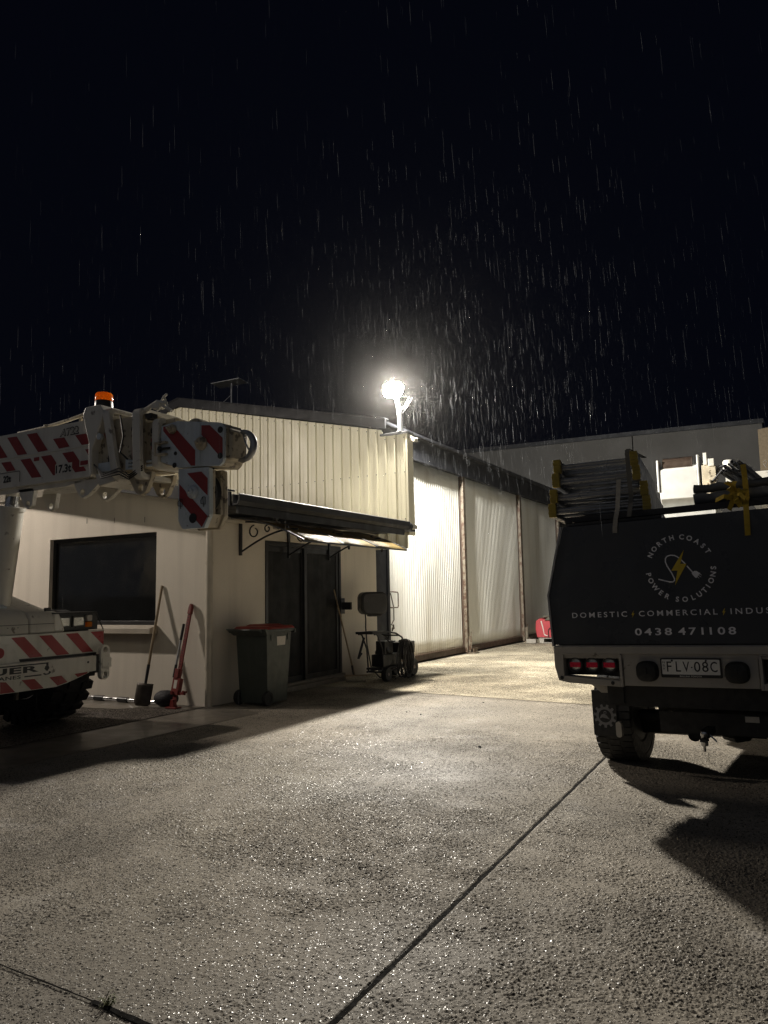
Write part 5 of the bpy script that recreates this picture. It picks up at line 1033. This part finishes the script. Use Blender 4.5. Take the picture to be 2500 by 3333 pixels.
m_.tube([(-6.16, 11.18, 0.72), (-6.14, 11.3, 0.64), (-6.12, 11.46, 0.65)], 0.012, 6); m_.build('trolley_frame', DARKM, pw, smooth=True)
for x, y, r_ in ((-6.10, 12.06, 0.16), (-6.46, 12.06, 0.16), (-6.10, 11.10, 0.12)):
    m_ = MB(); m_.lathe([(r_*0.5, -0.04), (r_*0.9, -0.045), (r_, -0.02), (r_, 0.02), (r_*0.9, 0.045), (r_*0.55, 0.04)], (x, y, r_+0.002), (1, 0, 0), 26); wl_ = m_.build('wheel', RUBBER, pw, smooth=True)
    m_ = MB(); m_.lathe([(r_*0.52, -0.03), (r_*0.5, 0.03), (r_*0.25, 0.02), (r_*0.2, 0.045), (0, 0.046)], (x, y, r_+0.002), (1, 0, 0), 18); m_.build('rim', pm('grey_pink_rim', (0.22, 0.17, 0.17), 0.5, noise=(14, 0.6)), wl_)
m_ = MB(); m_.box(-6.42, -6.14, 11.78, 12.08, 0.38, 0.60); m_.box(-6.40, -6.12, 12.09, 12.22, 0.40, 0.61); m_.lathe([(0.13, 0), (0.14, 0.03), (0.13, 0.10), (0.08, 0.13)], (-6.27, 12.0, 0.42), (1, 0, 0), 20); m_.tube([(-6.28, 11.95, 0.60), (-6.28, 11.95, 0.64)], 0.025, 10); m_.lathe([(0.05, 0), (0.06, 0.06), (0.03, 0.12)], (-6.16, 12.02, 0.36), (1, 0.4, -0.2), 12, 1); m_.build('engine', [PLBLK, ALU], pw, bevel=0.012)
m_ = MB(); m_.box(-6.40, -6.16, 11.12, 11.70, 0.24, 0.44); m_.tube([(-6.40, 11.3, 0.44), (-6.16, 11.3, 0.52)], 0.06, 10); m_.box(-6.36, -6.18, 11.2, 11.5, 0.44, 0.66); m_.build('pump', PLBLK, pw, bevel=0.012)
m_ = MB()
for i in range(13):
    a0 = random.uniform(-0.04, 0.04); rz = 0.28+random.uniform(-0.03, 0.04); ry = 0.17+random.uniform(-0.03, 0.03); xx = -6.09+0.012*i-0.02+random.uniform(-.008, .008)
    m_.tube([(xx+0.015*math.sin(t*6.28+i), 11.66+a0+ry*math.cos(t*6.283), 0.36+rz*math.sin(t*6.283)-(0.06 if math.sin(t*6.28) < -0.5 else 0)*random.random()) for t in [k/24 for k in range(24)]], 0.0085, 6, 0, False, True)
m_.tube([(-6.05, 11.5, 0.10), (-6.0, 11.6, 0.03), (-5.96, 11.75, 0.02), (-6.05, 11.9, 0.02), (-6.2, 11.7, 0.02), (-6.1, 11.4, 0.02)], 0.0085, 6); m_.build('coiled_hose', BLACKT, pw)

# ------------------------------------------------------------------ tools against the window wall
shv = thing('shovel', 'long handled shovel with a worn square blade leaning under the window', 'shovel', (-7.86, 7.42, 0))
def lin(a, b, t): return tuple(a[i]+(b[i]-a[i])*t for i in range(3))
S0, S1 = (-7.885, 7.43, 0.0), (-7.845, 7.735, 1.635)
m_ = MB(); m_.tube([lin(S0, S1, t) for t in (0.30, 0.5, 0.75, 1.0)], [0.02, 0.019, 0.018, 0.018], 10); m_.build('handle', WOODH, shv, smooth=True)
m_ = MB(); m_.tube([lin(S0, S1, t) for t in (0.12, 0.17, 0.22, 0.34)], [0.012, 0.018, 0.020, 0.0225], 10); m_.build('socket', DARKM, shv, smooth=True)
m_ = MB(); ax_ = (Vector(S1)-Vector(S0)).normalized(); sd = Vector((0.86, 0.48, -0.10)).normalized(); nrm = ax_.cross(sd).normalized(); nU, nV = 8, 8; vs = []; fs = []
for j in range(nV+1):
    t = j/nV; hw = 0.112 if t > 0.12 else 0.112*(0.72+0.28*(t/0.12)**0.5)
    for i in range(nU+1):
        s = -1+2*i/nU; p = Vector(S0)+ax_*(0.0+0.30*t)+sd*(hw*s)-nrm*(0.035*(1-abs(s)**1.5)*(0.4+0.6*t))
        vs.append(p+Vector((0, 0, 0.012)))
for j in range(nV):
    for i in range(nU): fs.append((j*(nU+1)+i, j*(nU+1)+i+1, (j+1)*(nU+1)+i+1, (j+1)*(nU+1)+i))
m_.add(vs, fs); m_.build('blade', BLADE, shv, solid=0.004, smooth=True)
jk = thing('lifting_jack', 'tall red farm jack with a perforated bar leaning near the corner', 'jack', (-7.33, 7.48, 0))
J0, J1 = Vector((-7.345, 7.47, 0.02)), Vector((-7.275, 7.72, 1.36)); jax = (J1-J0).normalized(); jsd = Vector((1, 0, 0))-jax*jax.x; jsd.normalize(); jn = jax.cross(jsd); JM = Matrix(((jsd.x, jn.x, jax.x, J0.x), (jsd.y, jn.y, jax.y, J0.y), (jsd.z, jn.z, jax.z, J0.z), (0, 0, 0, 1)))
m_ = MB(); m_.box(-0.026, 0.026, -0.012, 0.012, 0.05, 1.26, 0, JM)
for i in range(28): m_.box(-0.006, 0.006, 0.0121, 0.0135, 0.22+i*0.037, 0.238+i*0.037, 1, JM); m_.box(-0.006, 0.006, -0.0135, -0.0121, 0.22+i*0.037, 0.238+i*0.037, 1, JM)
m_.build('bar', [JACKR, BLACKT], jk)
m_ = MB(); m_.prism([(-0.03, 1.24), (0.03, 1.24), (0.028, 1.33), (0.012, 1.38), (-0.012, 1.38), (-0.026, 1.33)], 1, -0.025, 0.025, 0, JM); m_.build('top_clamp', JACKR, jk, bevel=0.006)
m_ = MB(); m_.box(-0.06, 0.06, -0.035, 0.035, 0.16, 0.38, 0, JM); m_.box(-0.045, 0.02, -0.045, 0.03, 0.38, 0.50, 0, JM); m_.box(0.05, 0.16, -0.02, 0.02, 0.17, 0.205, 0, JM); m_.box(0.13, 0.17, -0.03, 0.03, 0.20, 0.225, 0, JM)
m_.box(-0.03, 0.025, -0.0365, -0.0352, 0.24, 0.35, 1, JM); m_.lathe([(0.02, 0), (0.02, 0.02)], JM @ Vector((-0.03, -0.036, 0.19)), (0, -1, 0), 10); m_.build('mechanism', [JACKR, PAPER], jk, bevel=0.004)
m_ = MB(); m_.tube([JM @ Vector((-0.075, -0.01, 0.40)), JM @ Vector((-0.07, -0.012, 0.60)), JM @ Vector((-0.065, -0.012, 1.05))], 0.015, 10, 1); m_.tube([JM @ Vector((-0.075, -0.01, 0.38)), JM @ Vector((-0.072, -0.011, 0.55))], 0.019, 10, 0); m_.tube([JM @ Vector((-0.068, -0.012, 0.88)), JM @ Vector((-0.064, -0.012, 1.10))], 0.019, 10, 0); m_.build('lever', [PLBLK, GALV], jk, smooth=True)
m_ = MB(); m_.box(-0.09, 0.09, -0.06, 0.06, -0.006, 0.012, 0, Matrix.Translation((-7.345, 7.47, 0.012))); m_.prism([(-0.045, 0.02), (0.045, 0.02), (0.02, 0.12), (-0.02, 0.12)], 1, -0.03, 0.03, 0, Matrix.Translation((-7.345, 7.47, 0.0))); m_.build('foot', JACKR, jk, bevel=0.004)
m_ = MB(); m_.lathe([(0.0, -0.17), (0.07, -0.16), (0.105, -0.09), (0.11, 0.0), (0.10, 0.09), (0.05, 0.15), (0, 0.16)], (-7.55, 7.56, 0.112), (1, 0.2, 0), 18); o = m_.build('bag', pm('black_nylon', (0.012, 0.012, 0.016), 0.7, noise=(20, 0.5), bump=(25, 0.6, 0.02)), smooth=True); tag(o, 'soft black bag on the ground between shovel and jack', 'bag')
pole = thing('metal_pole', 'shiny metal pole with black sleeves lying along the window wall', 'pole', (-8.7, 7.62, 0.03))
m_ = MB(); m_.tube([(-9.9, 7.66, 0.042), (-7.55, 7.60, 0.042)], 0.028, 14); m_.build('tube', CHROME, pole, smooth=True)
for x in (-9.7, -9.05, -8.55, -8.12): m_ = MB(); m_.tube([(x, 7.66-(x+9.9)*0.0255, 0.042), (x+0.19, 7.66-(x+10.09)*0.0255, 0.042)], 0.038, 14); m_.build('sleeve', PLBLK, pole, smooth=True)

# small weed in the joint, a few loose stones
wd_ = MB()
for i in range(26):
    a = random.uniform(0, 6.28); L_ = random.uniform(0.02, 0.06); b = Vector((-2.27+random.gauss(0, .012), 2.0+random.gauss(0, .008), 0.004)); d = Vector((math.cos(a), math.sin(a), 0)); u_ = Vector((-math.sin(a), math.cos(a), 0))*0.0022
    md_ = b+d*L_*0.45+Vector((0, 0, L_*0.55)); tp_ = b+d*L_+Vector((0, 0, L_*0.45)); wd_.add([b+u_, b-u_, md_-u_, md_+u_, tp_], [(0, 1, 2, 3), (3, 2, 4)])
o = wd_.build('weed', pm('weed_green', (0.16, 0.17, 0.05), 0.6, noise=(60, 0.6))); tag(o, 'tiny tuft of weed growing in the slab joint', 'weed')
for k, (x, y, s) in enumerate(((-2.71, 6.72, 0.016), (-4.05, 8.2, 0.012), (-4.30, 8.32, 0.010), (-3.72, 9.4, 0.012))):
    m_ = MB(); m_.lathe([(0, -s*0.5), (s*0.8, -s*0.35), (s, 0), (s*0.6, s*0.5), (0, s*0.62)], (x, y, s*0.45+0.004), (0.2, 0.1, 1), 7); o = m_.build('loose_stone', BLACKT)
    tag(o, ['black loose stone alone left of the truck wheel', 'loose stone nearest the camera of the pair mid yard', 'loose stone behind its pair mid yard', 'loose stone farthest up the yard'][k], 'stone', 'loose stones on the wet yard')

# ------------------------------------------------------------------ rain and the wet air that glows round the lamp
rng = random.Random(11)
RAIN = bpy.data.materials.new('rain_water'); RAIN.use_nodes = True; rn = RAIN.node_tree
t1 = rn.nodes.new('ShaderNodeBsdfTranslucent'); d1 = rn.nodes['Principled BSDF']; d1.inputs['Base Color'].default_value = (0.8, 0.82, 0.85, 1); d1.inputs['Roughness'].default_value = 0.2
t1.inputs['Color'].default_value = (0.8, 0.82, 0.85, 1); x1 = rn.nodes.new('ShaderNodeMixShader'); x1.inputs[0].default_value = 0.55
rn.links.new(d1.outputs[0], x1.inputs[1]); rn.links.new(t1.outputs[0], x1.inputs[2])
tr = rn.nodes.new('ShaderNodeBsdfTransparent'); x2 = rn.nodes.new('ShaderNodeMixShader'); x2.inputs[0].default_value = 0.085
rn.links.new(tr.outputs[0], x2.inputs[1]); rn.links.new(x1.outputs[0], x2.inputs[2]); rn.links.new(x2.outputs[0], rn.nodes['Material Output'].inputs['Surface'])
vs = []; fs = []
def drop(x, y, z, L_, r_):
    o_ = len(vs); dx, dy = 0.05*L_+rng.gauss(0, 0.006)*L_, 0.02*L_
    for k, (zz, rr, tt) in enumerate(((0, 0.3, 0), (L_*0.25, 1, 0.25), (L_*0.8, 0.8, 0.8), (L_, 0.1, 1))):
        for j in range(3): a = j*2.094; vs.append((x-dx*tt+r_*rr*math.cos(a), y+dy*tt+r_*rr*math.sin(a), z+zz))
    for k in range(3):
        for j in range(3): fs.append((o_+k*3+j, o_+k*3+(j+1) % 3, o_+k*3+3+(j+1) % 3, o_+k*3+3+j))
def dry(x, y, z):
    if x < -6.9 and y > 12.3 and z < 5.0: return True
    if x < -5.95 and 7.1 < y < 12.5 and z < 3.2: return True
    if y > 26.8: return True
    if -2.0 < x < 0.6 and 5.2 < y < 11.5 and z < 2.6: return True
    return False
n_ = 0
while n_ < 7000:
    if rng.random() < 0.45:
        x, y, z = -6.45+rng.gauss(0, 2.2), 12.2+rng.gauss(0, 2.6), 5.6+rng.gauss(0.6, 2.2)
    else:
        x, y, z = rng.uniform(-13, 1.5), rng.uniform(4.0, 22), rng.uniform(0.3, 11)
    if dry(x, y, z) or z < 0.2 or y < 3.5: continue
    drop(x, y, z, rng.uniform(0.10, 0.32), rng.uniform(0.0003, 0.0007)); n_ += 1
mb = MB(); mb.v = vs; mb.f = fs; mb.m = [0]*len(fs)
rain = mb.build('rain', RAIN); rain['kind'] = 'stuff'; rain['label'] = 'falling rain lit by the floodlight'

hz = MB(); hz.box(-40, 16, -9, 36, -1.0, 14.0)
HZM = bpy.data.materials.new('wet_air'); HZM.use_nodes = True; hn = HZM.node_tree
for n_ in list(hn.nodes):
    if n_.type == 'BSDF_PRINCIPLED': hn.nodes.remove(n_)
pv = hn.nodes.new('ShaderNodeVolumePrincipled'); pv.inputs['Color'].default_value = (0.98, 0.96, 0.92, 1); pv.inputs['Density'].default_value = 0.00022; pv.inputs['Anisotropy'].default_value = 0.96
hn.links.new(pv.outputs[0], hn.nodes['Material Output'].inputs['Volume'])
haze = hz.build('haze', HZM); haze['kind'] = 'stuff'; haze['label'] = 'thin wet night air'
